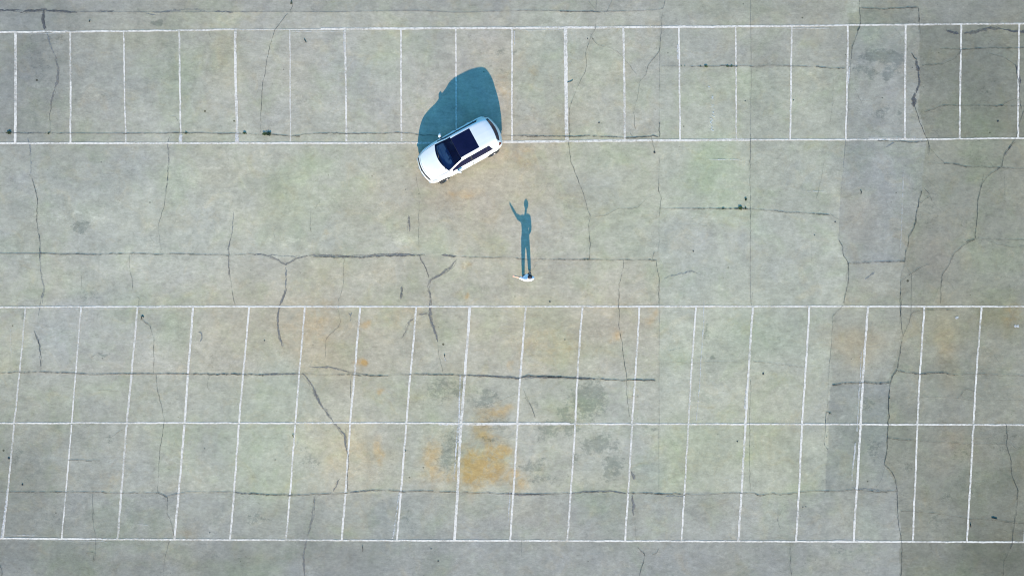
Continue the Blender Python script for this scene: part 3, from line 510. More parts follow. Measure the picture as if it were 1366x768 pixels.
C(c, 1.2, (RO, [(1327, 30), (1300, 60), (1275, 90), (1262, 145), (1200, 190), (1172, 230), (1155, 300), (1150, 380), (1140, 470)]), fade=.7); C(s, 2.2, (RO, [(1310, 50), (1275, 95)])); C(c, .8, (RO, [(1180, 180), (1168, 240)]), fade=.5); C(c, 1.1, (RO, [(1100, 486), (1140, 476), (1250, 477), (1500, 480)]), fade=.6); C(c, .9, (RO, [(1140, 476), (1090, 500), (1040, 550), (1020, 600), (990, 640), (985, 768)]), fade=.75)
C(c, .8, (RO, [(1190, 478), (1250, 500), (1315, 515), (1365, 507)]), fade=.5); C(c, .8, (RO, [(925, 130), (1000, 130)]), fade=.6); C(c, 1.7, (RO, [(1000, 131), (1050, 135), (1105, 145)]), fade=.8); C(c, 1.0, (RO, [(1105, 145), (1250, 151), (1500, 157)]), fade=.8); C(c, .8, (RO, [(935, 62), (975, 105), (1000, 128)]), fade=.5); C(c, 1.0, (RO, [(925, 20), (935, 60), (928, 92)]), fade=.7); C(c, 1.2, (RO, [(695, 30), (780, 29), (900, 34), (925, 30)]), fade=.8); C(f, 2.4, (RO, [(735, 55), (775, 35)]))
C(c, 1.6, (RO, [(897, 256), (886, 300), (875, 350), (868, 400), (860, 430)])); C(c, 1.5, (RO, [(860, 430), (840, 462), (838, 500), (825, 550), (820, 580)]), fade=.9); C(c, .9, (RO, [(820, 580), (805, 630), (800, 670), (800, 768)]), fade=.8); C(c, 1.2, (RP, [(800, 0), (803, 100), (812, 190), (800, 280), (790, 345)]), fade=.9); C(c, 1.4, (RP, [(788, 350), (768, 375), (755, 410), (750, 450), (746, 500), (750, 560), (742, 600)]), fade=.9); C(c, 1.2, (RM, [(745, 75), (742, 150), (735, 210), (728, 262)]), fade=.9); C(c, 1.2, (RM, [(728, 262), (760, 295), (780, 330), (787, 380)]), fade=.9); C(c, 1.3, (RM, [(787, 380), (790, 480), (795, 540), (808, 600), (808, 700), (803, 790)]), fade=.8)
C(c, .8, (RO, [(910, 245), (935, 275), (890, 310)]), fade=.7); C(c, .8, (RO, [(935, 275), (960, 320), (985, 352)]), fade=.5); C(c, 1.4, (RO, [(560, 588), (620, 582), (700, 580), (820, 577)]), fade=.6); C(c, 1.5, (RO, [(720, 580), (820, 577)]), fade=.8); C(c, .8, (RO, [(805, 665), (850, 630), (900, 600), (935, 588)]), fade=.7); C(c, .8, (RO, [(820, 590), (852, 632), (850, 768)]), (RP, [(852, 95)]), fade=.6); C(f, 2.6, (RO, [(645, 660), (685, 625)]))
C(c, .9, (RP, [(1060, 88), (980, 78), (890, 83), (852, 95), (838, 145), (815, 200)]), fade=.7); C(c, 1.8, (RP, [(492, 420), (560, 413), (640, 412), (690, 416), (752, 412)])); C(c, 1.5, (RP, [(790, 357), (830, 365), (890, 373), (940, 368), (1000, 366), (1050, 377)]), fade=.95); C(c, .9, (RP, [(1050, 375), (1160, 372), (1250, 376), (1500, 382)]), fade=.7)
C(c, .7, (RP, [(810, 475), (880, 476), (1010, 475), (1120, 490), (1365, 490)]), fade=.35); C(c, .8, (RP, [(1150, 455), (1100, 438), (1060, 480)]), fade=.5); C(c, 1.0, (RP, [(742, 660), (800, 670), (870, 673)]), fade=.8); C(c, .7, (RP, [(870, 673), (1100, 690), (1300, 690)]), fade=.35)
C(c, 1.4, (RM, [(1282, 75), (1288, 180), (1302, 240), (1310, 310), (1335, 375), (1330, 470), (1320, 530), (1310, 620), (1272, 700), (1270, 790)]), fade=.65); C(c, .9, (RM, [(800, 472), (930, 480), (1000, 488), (1100, 506), (1200, 512), (1300, 524), (1500, 530)]), fade=.75)
C(c, .7, (RM, [(732, 268), (715, 330), (690, 362)]), fade=.5); C(c, .8, (RM, [(298, 640), (300, 700), (306, 768)]), fade=.4); C(c, .8, (RP, [(130, 312), (170, 320), (260, 327), (335, 337)]), fade=.7); C(c, .7, (RJ, [(640, 315), (760, 318), (960, 320), (990, 322)]), fade=.35); C(c, .7, (RP, [(340, 337), (440, 344)]), fade=.35)
C(c, .7, (RI, [(1190, 440), (1215, 500), (1245, 570)]), fade=.5); C(c, .7, (RI, [(1150, 462), (1060, 500), (1000, 515)]), fade=.4); C(c, .8, (RJ, [(0, 478), (30, 520), (48, 570)]), fade=.5); C(c, 1.2, (RJ, [(486, 470), (518, 473)]), fade=.7); C(c, .6, (RN, [(380, 360), (378, 480), (365, 560)]), fade=.4); C(c, .7, (RO, [(450, 130), (432, 240), (420, 290)]), fade=.4); C(c, .6, (RO, [(1275, 170), (1275, 280)]), fade=.3)
C(f, 2, (RE, [(905, 176), (920, 182), (922, 210), (912, 225)])); C(c, .7, (RN, [(650, 125), (690, 165), (720, 240)]), fade=.4); C(c, .6, (RO, [(400, 420), (395, 620)]), fade=.2); C(f, 1.5, (RJ, [(650, 655 - 390), (720, 640 - 390)]))
C(c, .8, (RE, [(415, 295), (450, 272), (470, 275)]), fade=.5); C(c, .8, (RE, [(430, 440), (540, 448)]), fade=.4); C(c, .8, (RH, [(490, 650 - 543 + 45), (530, 120), (560, 100)]), fade=.4); C(f, 2, (RG, [(635, 655), (700, 632), (760, 620), (800, 640)])); C(c, .7, (RG, [(675, 408), (830, 414)]), fade=.25)
C(c, 1.4, (RH, [(0, 715), (10, 740), (8, 768)]), fade=.7); C(c, 1.2, (RH, [(393, 660), (430, 660), (425, 700)]), fade=.6); C(c, 1.2, (RK, [(455, 630), (458, 655)]), fade=.8)
KIND = {'S': (M_SEAL_DARK, 'crack_sealant'), 'c': (M_CRACK, 'pavement_crack'), 'j': (M_JOINT, 'pavement_joint'), 's': (M_SEAL, 'crack_sealant'), 'f': (M_SEALED_FAINT, 'crack_sealant')}
zthin, zseal = 0.020, 0.0015
for kd, wd, pts, fade in crk:
    m, nm = KIND[kd]
    if kd in 'cj': zthin += 0.00003; z = zthin
    else: zseal += 0.00005; z = zseal
    wd2 = wd * (0.80 if kd == 'c' else 0.85 if kd == 'j' else 1.2)
    ribbon(nm, pts, wd2, m, z, jit={'S': .03, 'c': 0.035, 'j': 0.008, 's': 0.03, 'f': 0.04}[kd], wvar={'S': .6, 'c': .55, 'j': .3, 's': .6, 'f': .7}[kd], step=0.04, fade=min(1, fade * {'S': 1, 'c': .88, 'j': .7, 's': .95, 'f': .9}[kd]), taper=kd in 'sfS')
    if kd in 'sS':          # ragged trailing strokes of the sealant brush
        for q_ in range(2):
            dx, dy = random.uniform(-1.3, 1.3), random.uniform(-1.3, 1.3); zseal += 0.00005
            ribbon(nm, [(x + dx, y + dy) for x, y in pts], wd2 * .3, m, zseal, jit=0.06, wvar=.8, step=0.04, fade=.6, taper=True)
# hairline fissures of no particular run, only on the worn slabs
for i in range(70):
    if i < 40: x, y = random.uniform(1140, 1366), random.uniform(40, 768)
    else: x, y = random.uniform(0, 880), random.uniform(20, 740)
    a = random.uniform(0, 6.28); pts = [(x, y)]
    for _ in range(random.randint(2, 5)):
        a += random.uniform(-.9, .9); x += math.cos(a) * random.uniform(3, 9); y += math.sin(a) * random.uniform(3, 9); pts.append((x, y))
    zthin += .00003
    ribbon('pavement_crack', pts, .55, M_CRACK, zthin, jit=.03, wvar=.6, step=.04, fade=random.uniform(.12, .4), taper=True)
# chalk scribble in a bay
for i, (x, y, w_, h_) in enumerate([(950, 131, 4, 4), (950, 143, 7, 6), (951, 152, 5, 6), (949, 162, 5, 7), (950, 172, 4, 5), (947, 118, 3, 3)]):
    pts = [(x - w_ / 2 + random.uniform(-1, 1), y - h_ / 2), (x + w_ / 2, y - h_ / 3), (x - w_ / 2, y + h_ / 4), (x + w_ / 2, y + h_ / 2)]
    zv[0] += .00004; ribbon('chalk_mark', pts, 1.3, M_CHALK, zv[0] + .002, jit=.03, wvar=.5, fade=.9)
# ---------------------------------------------------------------- the car
M_BODY = simple('white_car_paint', (0.70, 0.71, 0.69), 0.35, 0.02, 3, **{'Coat Weight': 0.5, 'Coat Roughness': 0.06})
M_BLACK = simple('black_plastic', (0.018, 0.018, 0.022), 0.5, 0.2, 30)
M_TYRE = simple('tyre_rubber', (0.025, 0.025, 0.027), 0.85, 0.2, 60)
M_RIM = simple('alloy', (0.12, 0.12, 0.13), 0.4, 0.05, 20, Metallic=0.9)
M_CHROME = simple('chrome', (0.7, 0.7, 0.72), 0.15, 0.03, 20, Metallic=1.0)
M_SEAT = simple('dark_seat_fabric', (0.030, 0.033, 0.05), 0.9, 0.2, 60)
M_DASH = simple('dashboard_plastic', (0.14, 0.18, 0.26), 0.6, 0.15, 40)
M_RED = simple('red_lamp_lens', (0.10, 0.008, 0.01), 0.15, 0.1, 40)
M_LENS = simple('clear_lamp_lens', (0.30, 0.33, 0.36), 0.08, 0.2, 40)
def glass(name, col, dens, rough=0.04):
    q = NT(name)
    t = q.n('ShaderNodeBsdfTransparent'); t.inputs[0].default_value = (*col, 1)
    gcol = q.mix(q.ramp(q.noise(q.coords(), 2.5, 3).outputs[0], .3, .7), (0.004, 0.005, 0.026), (0.007, 0.008, 0.036))
    b = q.bsdf(gcol, rough); b.inputs['IOR'].default_value = 1.36
    mx = q.n('ShaderNodeMixShader'); mx.inputs[0].default_value = dens
    q.l(t.outputs[0], mx.inputs[1]); q.l(b.outputs[0], mx.inputs[2]); q.l(mx.outputs[0], q.out.inputs[0]); return q.m
M_WS = glass('tinted_windscreen', (0.55, 0.82, 1.0), 0.38, 0.10)
M_GL = glass('dark_tinted_glass', (0.25, 0.3, 0.4), 0.93, 0.06)
M_ROOFG = glass('smoked_roof_glass', (0.2, 0.2, 0.3), 0.95, 0.05)

LEN = 4.22
car = bpy.data.objects.new('parked_car', None); COL.objects.link(car)
cx_, cy_ = P(613.9, 203.6); car.location = (cx_, cy_, 0); car.rotation_euler = (0, 0, math.radians(208.6))
tag(car, 'white hatchback with a large dark glass roof, parked askew across a painted bay line', 'car')
def pch(xk, yk):
    """monotone cubic through the knots"""
    xk = np.array(xk, float); yk = np.array(yk, float); h = np.diff(xk); dl = np.diff(yk) / h
    m = np.zeros(len(xk)); m[0], m[-1] = dl[0], dl[-1]
    for i in range(1, len(xk) - 1):
        if dl[i - 1] * dl[i] > 0: m[i] = 2 * dl[i - 1] * dl[i] / (dl[i - 1] + dl[i])
    def f_(x):
        x = np.clip(x, xk[0], xk[-1]); i = np.clip(np.searchsorted(xk, x) - 1, 0, len(h) - 1); t = (x - xk[i]) / h[i]
        return (yk[i] * (2 * t ** 3 - 3 * t ** 2 + 1) + h[i] * m[i] * (t ** 3 - 2 * t ** 2 + t) + yk[i + 1] * (-2 * t ** 3 + 3 * t ** 2) + h[i] * m[i + 1] * (t ** 3 - t ** 2))
    return f_
fw = pch([0, .06, .15, .3, .55, .9, 1.4, 2.2, 3.1, 3.6, 3.9, 4.08, 4.17, 4.22], [.66, .74, .80, .845, .875, .89, .895, .90, .895, .885, .86, .81, .76, .70])
fzt = pch([0, .05, .12, .3, .6, 1.0, 1.35, 1.70, 1.93, 2.3, 2.9, 3.4, 3.86, 3.93, 4.08, 4.15, 4.22], [.52, .67, .78, .92, 1.00, 1.065, 1.22, 1.35, 1.45, 1.505, 1.50, 1.465, 1.385, 1.28, 1.03, .87, .62])
fzr = pch([0, .05, .12, .3, .6, 1.0, 1.35, 1.70, 1.93, 2.3, 2.9, 3.4, 3.86, 3.93, 4.08, 4.15, 4.22], [.51, .65, .75, .885, .965, 1.03, 1.185, 1.305, 1.405, 1.455, 1.45, 1.415, 1.335, 1.235, 1.00, .85, .61])
fwr = pch([0, .15, .4, 1.0, 1.35, 1.70, 1.93, 2.5, 3.1, 3.6, 3.86, 4.0, 4.15, 4.22], [.46, .60, .68, .715, .675, .625, .605, .60, .59, .57, .55, .60, .62, .58])
fzb = pch([0, .1, .3, .6, 1.0, 1.6, 3.0, 3.7, 4.0, 4.15, 4.22], [.49, .63, .78, .87, .92, .94, .955, .98, .93, .80, .58])
fk = pch([0, .5, 1.0, 1.5, 1.95, 3.2, 3.8, 4.05, 4.22], [.36, .40, .40, .22, .04, -.01, -.14, -.34, -.34])
NS_, NU = 330, 96
ss = np.linspace(0, LEN, NS_ + 1); uu = np.linspace(0, 9, NU + 1)
Wv, ZT, ZR, WR, ZB, KK = fw(ss), fzt(ss), fzr(ss), fwr(ss), fzb(ss), fk(ss)
bot = 0.19 + 0.10 * np.exp(-(ss / .12) ** 2) + 0.12 * np.exp(-((LEN - ss) / .12) ** 2)
mnz = lambda zz, fr: np.minimum(zz, ZB - fr)
p = [(Wv - .11, bot), (Wv - .03, bot + .07), (Wv + .004, mnz(.50 + 0 * ss, .16) * .98), (Wv - .008, ZB - .13), (Wv - .045, ZB - .015)]
base_y, base_z = np.minimum(Wv - .085, np.maximum(WR + .02, Wv - .085)), np.minimum(ZB + .02, ZR)
p += [(base_y, base_z), ((base_y + WR) / 2 + .022, (base_z + ZR) / 2 + .01), (WR, ZR), (WR * .55, ZT - (ZT - ZR) * .22), (0 * ss, ZT)]
Yk = np.stack([q[0] for q in p]); Zk = np.stack([q[1] for q in p])         # 10 x stations
def catmull(A, u):
    i = np.clip(np.floor(u).astype(int), 0, 8); t = (u - i)[:, None]
    a0 = A[np.maximum(i - 1, 0)]; a1 = A[i]; a2 = A[i + 1]; a3 = np.where((i + 2 <= 9)[:, None], A[np.minimum(i + 2, 9)], 2 * A[9] - A[8])
    m1, m2 = (a2 - a0) * .42, (a3 - a1) * .42
    return a1 * (2 * t ** 3 - 3 * t ** 2 + 1) + m1 * (t ** 3 - 2 * t ** 2 + t) + a2 * (-2 * t ** 3 + 3 * t ** 2) + m2 * (t ** 3 - t ** 2)
Yh, Zh = catmull(Yk, uu), catmull(Zk, uu)                                # (NU+1) x (NS+1)
Yh[-1] = 0
Yf = np.concatenate([Yh, -Yh[-2::-1]]); Zf = np.concatenate([Zh, Zh[-2::-1]])
U2 = np.concatenate([uu, 18 - uu[-2::-1]])
Sf = ss[None, :] + KK[None, :] * Yf ** 2                                  # distance from the nose once the corners are swept back
Xf = LEN / 2 - Sf
nu2 = Yf.shape[0]
ui = (U2[:-1] + U2[1:]) / 2; um = np.minimum(ui, 18 - ui)[:, None] + 0 * ss[None, :-1]
sm = ((ss[:-1] + ss[1:]) / 2)[None, :] + 0 * ui[:, None]
cen = lambda A: (A[:-1, :-1] + A[1:, :-1] + A[:-1, 1:] + A[1:, 1:]) / 4
Xc, Yc, Zc = cen(Xf), cen(Yf), cen(Zf); Sc = LEN / 2 - Xc; side = np.sign(Yc)
AX = [.84, 3.46]; WRAD = .315
code = np.zeros(sm.shape, int)                 # 0 body
CODES = {}
def put(name, mask):
    CODES.setdefault(name, len(CODES) + 1); code[mask] = CODES[name]
roofy = um > 7.0
put('seam', (um > 6.95) & (sm > .17) & (sm < 1.005))
put('hood', (um > 7.06) & (sm > .185) & (sm < .985))
put('seam', (um > 1.0) & (um < 5.0) & ((np.abs(Sc - 1.38) < .008) | (np.abs(Sc - 2.38) < .008) | (np.abs(Sc - 3.22 - .12 * (Zc - .6)) < .008)))
put('front_door', (um > 1.25) & (um < 4.9) & (Sc > 1.39) & (Sc < 2.37))
put('rear_door', (um > 1.25) & (um < 4.9) & (Sc > 2.39) & (Sc < 3.205 + .12 * (Zc - .6)))
put('windscreen', (um > 7.14) & (sm > 1.0) & (sm < 1.925))
put('roof_glass', (np.abs(Yc) < .50) & (sm > 1.94) & (sm < 2.93))
put('trim', (um > 7.14) & (sm >= 1.925) & (sm <= 1.94) & (np.abs(Yc) < .53))
put('rear_window', (um > 7.1) & (sm > 3.875) & (sm < 4.065))
wz = (um > 5.15) & (um < 6.72)
beg = Sc > 1.34 + 0 * Zc; end = Sc < 3.50 - .35 * (Zc - 1.0)
put('trim', wz & beg & end & (Zf[:-1, :-1] > 0))
put('front_side_window', wz & (Sc > 1.36) & (Sc < 2.35) & (um < 6.66))
put('rear_side_window', wz & (Sc > 2.41) & (Sc < 3.20) & (um < 6.66))
put('quarter_window', wz & (Sc > 3.23) & (um < 6.66) & (Sc < 3.47 - .35 * (Zc - 1.0)))
put('grille', (sm > .055) & (sm < .115) & (np.abs(Yc) < .60))
put('grille_low', (sm < .02) & (um > 1.0) & (Zc < .36) & (np.abs(Yc) < .5))
put('headlight', (sm > .10) & (sm < .30) & (um > 4.1) & (um < 6.3))
put('taillight', (sm > 4.03) & (sm < 4.15) & (um > 4.2) & (um < 6.6))
for ax in AX: put('gone', (um < 4.5) & ((Sc - ax) ** 2 + (Zc - .31) ** 2 < .365 ** 2))
put('sill', (um < 1.1) & (code == 0) & (Sc > 1.2) & (Sc < 3.1))
def part(name, mask, mat, parent=car, flip=False, lift=0.0):
    iu, js = np.nonzero(mask)
    ids = np.stack([iu * (NS_ + 1) + js, (iu + 1) * (NS_ + 1) + js, (iu + 1) * (NS_ + 1) + js + 1, iu * (NS_ + 1) + js + 1], 1)
    un, inv = np.unique(ids, return_inverse=True); inv = inv.reshape(ids.shape)
    vv = np.stack([Xf.ravel()[un], Yf.ravel()[un], Zf.ravel()[un] + lift], 1)
    return mesh_obj(name, vv, inv[:, ::-1].tolist(), mat, parent, True)
cmask = lambda *n: np.isin(code, [CODES[x] for x in n])
bd = part('body', (code == 0) | cmask('seam'), [M_BODY, M_BLACK])
bd.data.polygons.foreach_set('material_index', cmask('seam')[(code == 0) | cmask('seam')].astype(np.int32))
# nose and tail caps and the floor pan close the shell
for js in (0, NS_):
    bmc = bmesh.new()
    rowv = [bmc.verts.new((Xf[i, js], Yf[i, js], Zf[i, js])) for i in range(0, nu2, 4)]
    lowv = [bmc.verts.new((Xf[i, js], Yf[i, js], Zf[0, js])) for i in range(0, nu2, 4)]
    for i in range(len(rowv) - 1):
        q = (rowv[i], rowv[i + 1], lowv[i + 1], lowv[i]); 
        try: bmc.faces.new(q)
        except ValueError: pass
    me = bpy.data.meshes.new('bumper'); bmesh.ops.recalc_face_normals(bmc, faces=bmc.faces); bmc.to_mesh(me); me.materials.append(M_BODY)
    o = bpy.data.objects.new('bumper', me); COL.objects.link(o); o.parent = car
hd = part('hood', cmask('hood'), M_BODY)
part('windscreen', cmask('windscreen'), M_WS); part('roof_glass', cmask('roof_glass'), M_ROOFG); part('rear_window', cmask('rear_window'), M_GL)
part('trim', cmask('trim'), M_BLACK); part('grille', cmask('grille', 'grille_low'), M_BLACK); part('sill', cmask('sill'), M_BLACK)
for sd in (1, -1):
    sdm = side == sd
    dr = part('front_door', cmask('front_door') & sdm, M_BODY); part('window', cmask('front_side_window') & sdm, M_GL, dr)
    dr2 = part('rear_door', cmask('rear_door') & sdm, M_BODY); part('window', cmask('rear_side_window') & sdm, M_GL, dr2)
    part('quarter_window', cmask('quarter_window') & sdm, M_GL)
    part('headlight', cmask('headlight') & sdm, M_LENS); part('taillight', cmask('taillight') & sdm, M_RED)
    for d_, s_ in ((dr, 2.22), (dr2, 3.02)):          # door handles
        b = bmesh.new(); bmesh.ops.create_cube(b, size=1); 
        for v in b.verts: v.co = Vector((v.co.x * .17 + LEN / 2 - s_, sd * .905 + v.co.y * .035, v.co.z * .028 + .80))
        bmesh.ops.bevel(b, geom=b.edges[:], offset=.009, segments=2, affect='EDGES')
        m_ = bpy.data.meshes.new('handle'); b.to_mesh(m_); m_.materials.append(M_BODY); h_ = bpy.data.objects.new('handle', m_); COL.objects.link(h_); h_.parent = d_
def bmobj(name, b, mat, parent, smooth=True):
    m_ = bpy.data.meshes.new(name); bmesh.ops.recalc_face_normals(b, faces=b.faces); b.to_mesh(m_); b.free()
    if smooth: m_.polygons.foreach_set('use_smooth', [True] * len(m_.polygons))
    m_.materials.append(mat); o = bpy.data.objects.new(name, m_); COL.objects.link(o)
    if parent: o.parent = parent
    return o
def lathe(b, prof, cx, y0, cz, sgn=1, n=40, close=False):
    rings = []
    for y, r in prof:
        rings.append([b.verts.new((cx + r * math.cos(2 * math.pi * i / n), y0 + sgn * y, cz + r * math.sin(2 * math.pi * i / n))) for i in range(n)])
    for a, c2 in zip(rings, rings[1:]):
        for i in range(n): b.faces.new((a[i], a[(i + 1) % n], c2[(i + 1) % n], c2[i]))
    if close: b.faces.new(rings[-1]); b.faces.new(rings[0][::-1])
def box(b, x0, x1, y0, y1, z0, z1, bev=0.0, M=None):
    r = bmesh.ops.create_cube(b, size=1)['verts']
    for v in r: v.co = Vector(((x0 + x1) / 2 + v.co.x * (x1 - x0), (y0 + y1) / 2 + v.co.y * (y1 - y0), (z0 + z1) / 2 + v.co.z * (z1 - z0)))
    if bev: 
        ed = list({e for v in r for e in v.link_edges}); r2 = bmesh.ops.bevel(b, geom=ed, offset=bev, segments=3, affect='EDGES'); r = list({v for f_ in r2['faces'] for v in f_.verts} | {v for v in r if v.is_valid})
    if M is not None:
        for v in r: v.co = M @ v.co
for ax in AX:
    for sd in (1, -1):
        X0 = LEN / 2 - ax
        wh = bpy.data.objects.new('wheel', None); COL.objects.link(wh); wh.parent = car; wh.location = (X0, sd * .80, WRAD)
        if ax < 1: wh.rotation_euler = (0, 0, math.radians(9))
        b = bmesh.new(); lathe(b, [(-.10, .20), (-.105, .27), (-.09, .305), (-.06, WRAD), (.06, WRAD), (.09, .305), (.105, .27), (.10, .215)], 0, 0, 0, sd); bmobj('tyre', b, M_TYRE, wh)
        b = bmesh.new(); lathe(b, [(-.09, .205), (.085, .215), (.095, .205), (.07, .19), (.05, .185), (-.04, .18), (-.045, .02)], 0, 0, 0, sd)
        for kk in range(5):
            a = kk * 2 * math.pi / 5
            for da in (-.13, .13): box(b, .04, .195, sd * .055 - .012, sd * .055 + .016, -.014, .014, 0, Matrix.Rotation(a + da, 4, 'Y'))
        lathe(b, [(.04, .055), (.075, .05), (.08, .02)], 0, 0, 0, sd, 20, True); bmobj('rim', b, M_RIM, wh, False)
        b = bmesh.new(); n = 24                        # inner arch liner
        aa = [math.radians(-10 + 200 * i / n) for i in range(n + 1)]
        r1 = [b.verts.new((X0 + .37 * math.cos(t), sd * .60, .31 + .37 * math.sin(t))) for t in aa]; r2 = [b.verts.new((X0 + .37 * math.cos(t), sd * .872, .31 + .37 * math.sin(t))) for t in aa]
        for i in range(n): b.faces.new((r1[i], r1[i + 1], r2[i + 1], r2[i]))
        b.faces.new(r1); bmobj('wheel_arch', b, M_BLACK, car)
b = bmesh.new(); box(b, -1.98, 1.98, -.62, .62, .20, .30, .03); bmobj('underbody', b, M_BLACK, car, False)
b = bmesh.new(); box(b, -1.02, .95, -.80, .80, .26, .34, .02); box(b, 1.0, 1.15, -.70, .70, .34, .82); bmobj('cabin_floor', b, M_SEAT, car, False)
# inside the cabin
b = bmesh.new(); box(b, .50, 1.06, -.67, .67, .72, .89, .05); box(b, .56, .72, .22, .54, .86, .97, .03); box(b, .60, .68, -.14, .14, .84, .98, .02); bmobj('dashboard', b, M_DASH, car, False)
b = bmesh.new()
for i in range(28):
    a, a2 = 2 * math.pi * i / 28, 2 * math.pi * (i + 1) / 28
    ring = lambda t: [Vector((.40 + (.18 + .014 * math.cos(k_)) * math.sin(t) * .42, .38 + (.18 + .014 * math.cos(k_)) * math.cos(t), .90 + (.18 + .014 * math.cos(k_)) * math.sin(t) * .9 + .014 * math.sin(k_))) for k_ in (0, 1.57, 3.14, 4.71)]
    A_, B_ = [b.verts.new(v) for v in ring(a)], [b.verts.new(v) for v in ring(a2)]
    for i2 in range(4): b.faces.new((A_[i2], A_[(i2 + 1) % 4], B_[(i2 + 1) % 4], B_[i2]))
box(b, .38, .44, .22, .54, .88, .92); bmobj('steering_wheel', b, M_BLACK, car)
for y0 in (.37, -.37):
    b = bmesh.new(); box(b, -.10, .42, y0 - .25, y0 + .25, .42, .58, .05); box(b, -.06, .06, y0 - .25, y0 + .25, .52, 1.12, .05, Matrix.Translation((-.16, 0, 0)) @ Matrix.Rotation(-.3, 4, 'Y') @ Matrix.Translation((.16, 0, 0)))
    box(b, -.36, -.26, y0 - .13, y0 + .13, 1.08, 1.27, .04); bmobj('seat', b, M_SEAT, car, False)
b = bmesh.new(); box(b, -1.05, -.55, -.60, .60, .40, .56, .05); box(b, -1.14, -1.02, -.60, .60, .5, 1.05, .04); bmobj('rear_bench', b, M_SEAT, car, False)
# mirrors
for sd in (1, -1):
    mr = None
    b = bmesh.new(); bmesh.ops.create_uvsphere(b, u_segments=24, v_segments=16, radius=1)
    for v in b.verts:
        x, y, z = v.co; v.co = Vector((LEN / 2 - 1.60 + .075 * (x + (.25 * x * x)) - sd * y * .03, sd * .965 + .105 * y, 1.02 + .085 * z * (1 - .15 * sd * y)))
    mr = bmobj('mirror', b, M_BODY, car)
    b = bmesh.new(); box(b, LEN / 2 - 1.63, LEN / 2 - 1.56, min(sd * .84, sd * .92), max(sd * .84, sd * .92), .93, .99, .015); bmobj('mirror_arm', b, M_BLACK, mr, False)
    b = bmesh.new(); box(b, LEN / 2 - 1.675, LEN / 2 - 1.668, sd * .985 - .085, sd * .985 + .085, .965, 1.075, 0); bmobj('mirror_glass', b, M_CHROME, mr, False)
# wipers, roof fin, emblem, rails
def bar(b, a, c2, r, n=8):
    a, c2 = Vector(a), Vector(c2); d_ = (c2 - a).normalized(); u_ = d_.orthogonal().normalized(); v_ = d_.cross(u_)
    R = [[b.verts.new(q + u_ * r * math.cos(2 * math.pi * i / n) + v_ * r * math.sin(2 * math.pi * i / n)) for i in range(n)] for q in (a, c2)]
    for i in range(n): b.faces.new((R[0][i], R[0][(i + 1) % n], R[1][(i + 1) % n], R[1][i]))
    b.faces.new(R[0][::-1]); b.faces.new(R[1])
for pa, pb in (((1.03, .60, 1.03), (1.01, -.02, 1.10)), ((1.06, -.05, 1.085), (.90, -.58, 1.12))):
    b = bmesh.new(); bar(b, pa, pb, .012); bmobj('wiper', b, M_BLACK, car)
b = bmesh.new()
for i in range(20):
    a, a2 = 2 * math.pi * i / 20, 2 * math.pi * (i + 1) / 20
    f_ = lambda t, r, x: Vector((LEN / 2 - .055 + x, r * math.cos(t), .70 + r * .8 * math.sin(t)))
    q = [b.verts.new(v) for v in (f_(a, .055, .012), f_(a2, .055, .012), f_(a2, .042, .016), f_(a, .042, .016))]; b.faces.new(q)
box(b, LEN / 2 - .052, LEN / 2 - .042, -.04, .04, .693, .707); bmobj('emblem', b, M_CHROME, car, False)
for sd in (1, -1):                       # fog lamp recess and exhaust trim low on the bumper
    b = bmesh.new(); box(b, LEN / 2 - .17, LEN / 2 - .10, sd * .62 - .06, sd * .62 + .06, .32, .40, .02); bmobj('fog_lamp', b, M_LENS, car, False)
b = bmesh.new(); box(b, LEN / 2 - .02, LEN / 2 + .006, -.26, .26, .38, .49, .004); bmobj('number_plate', b, M_CHROME, car, False)
b = bmesh.new(); box(b, -LEN / 2 - .006, -LEN / 2 + .02, -.26, .26, .46, .57, .004); bmobj('number_plate', b, M_CHROME, car, False)
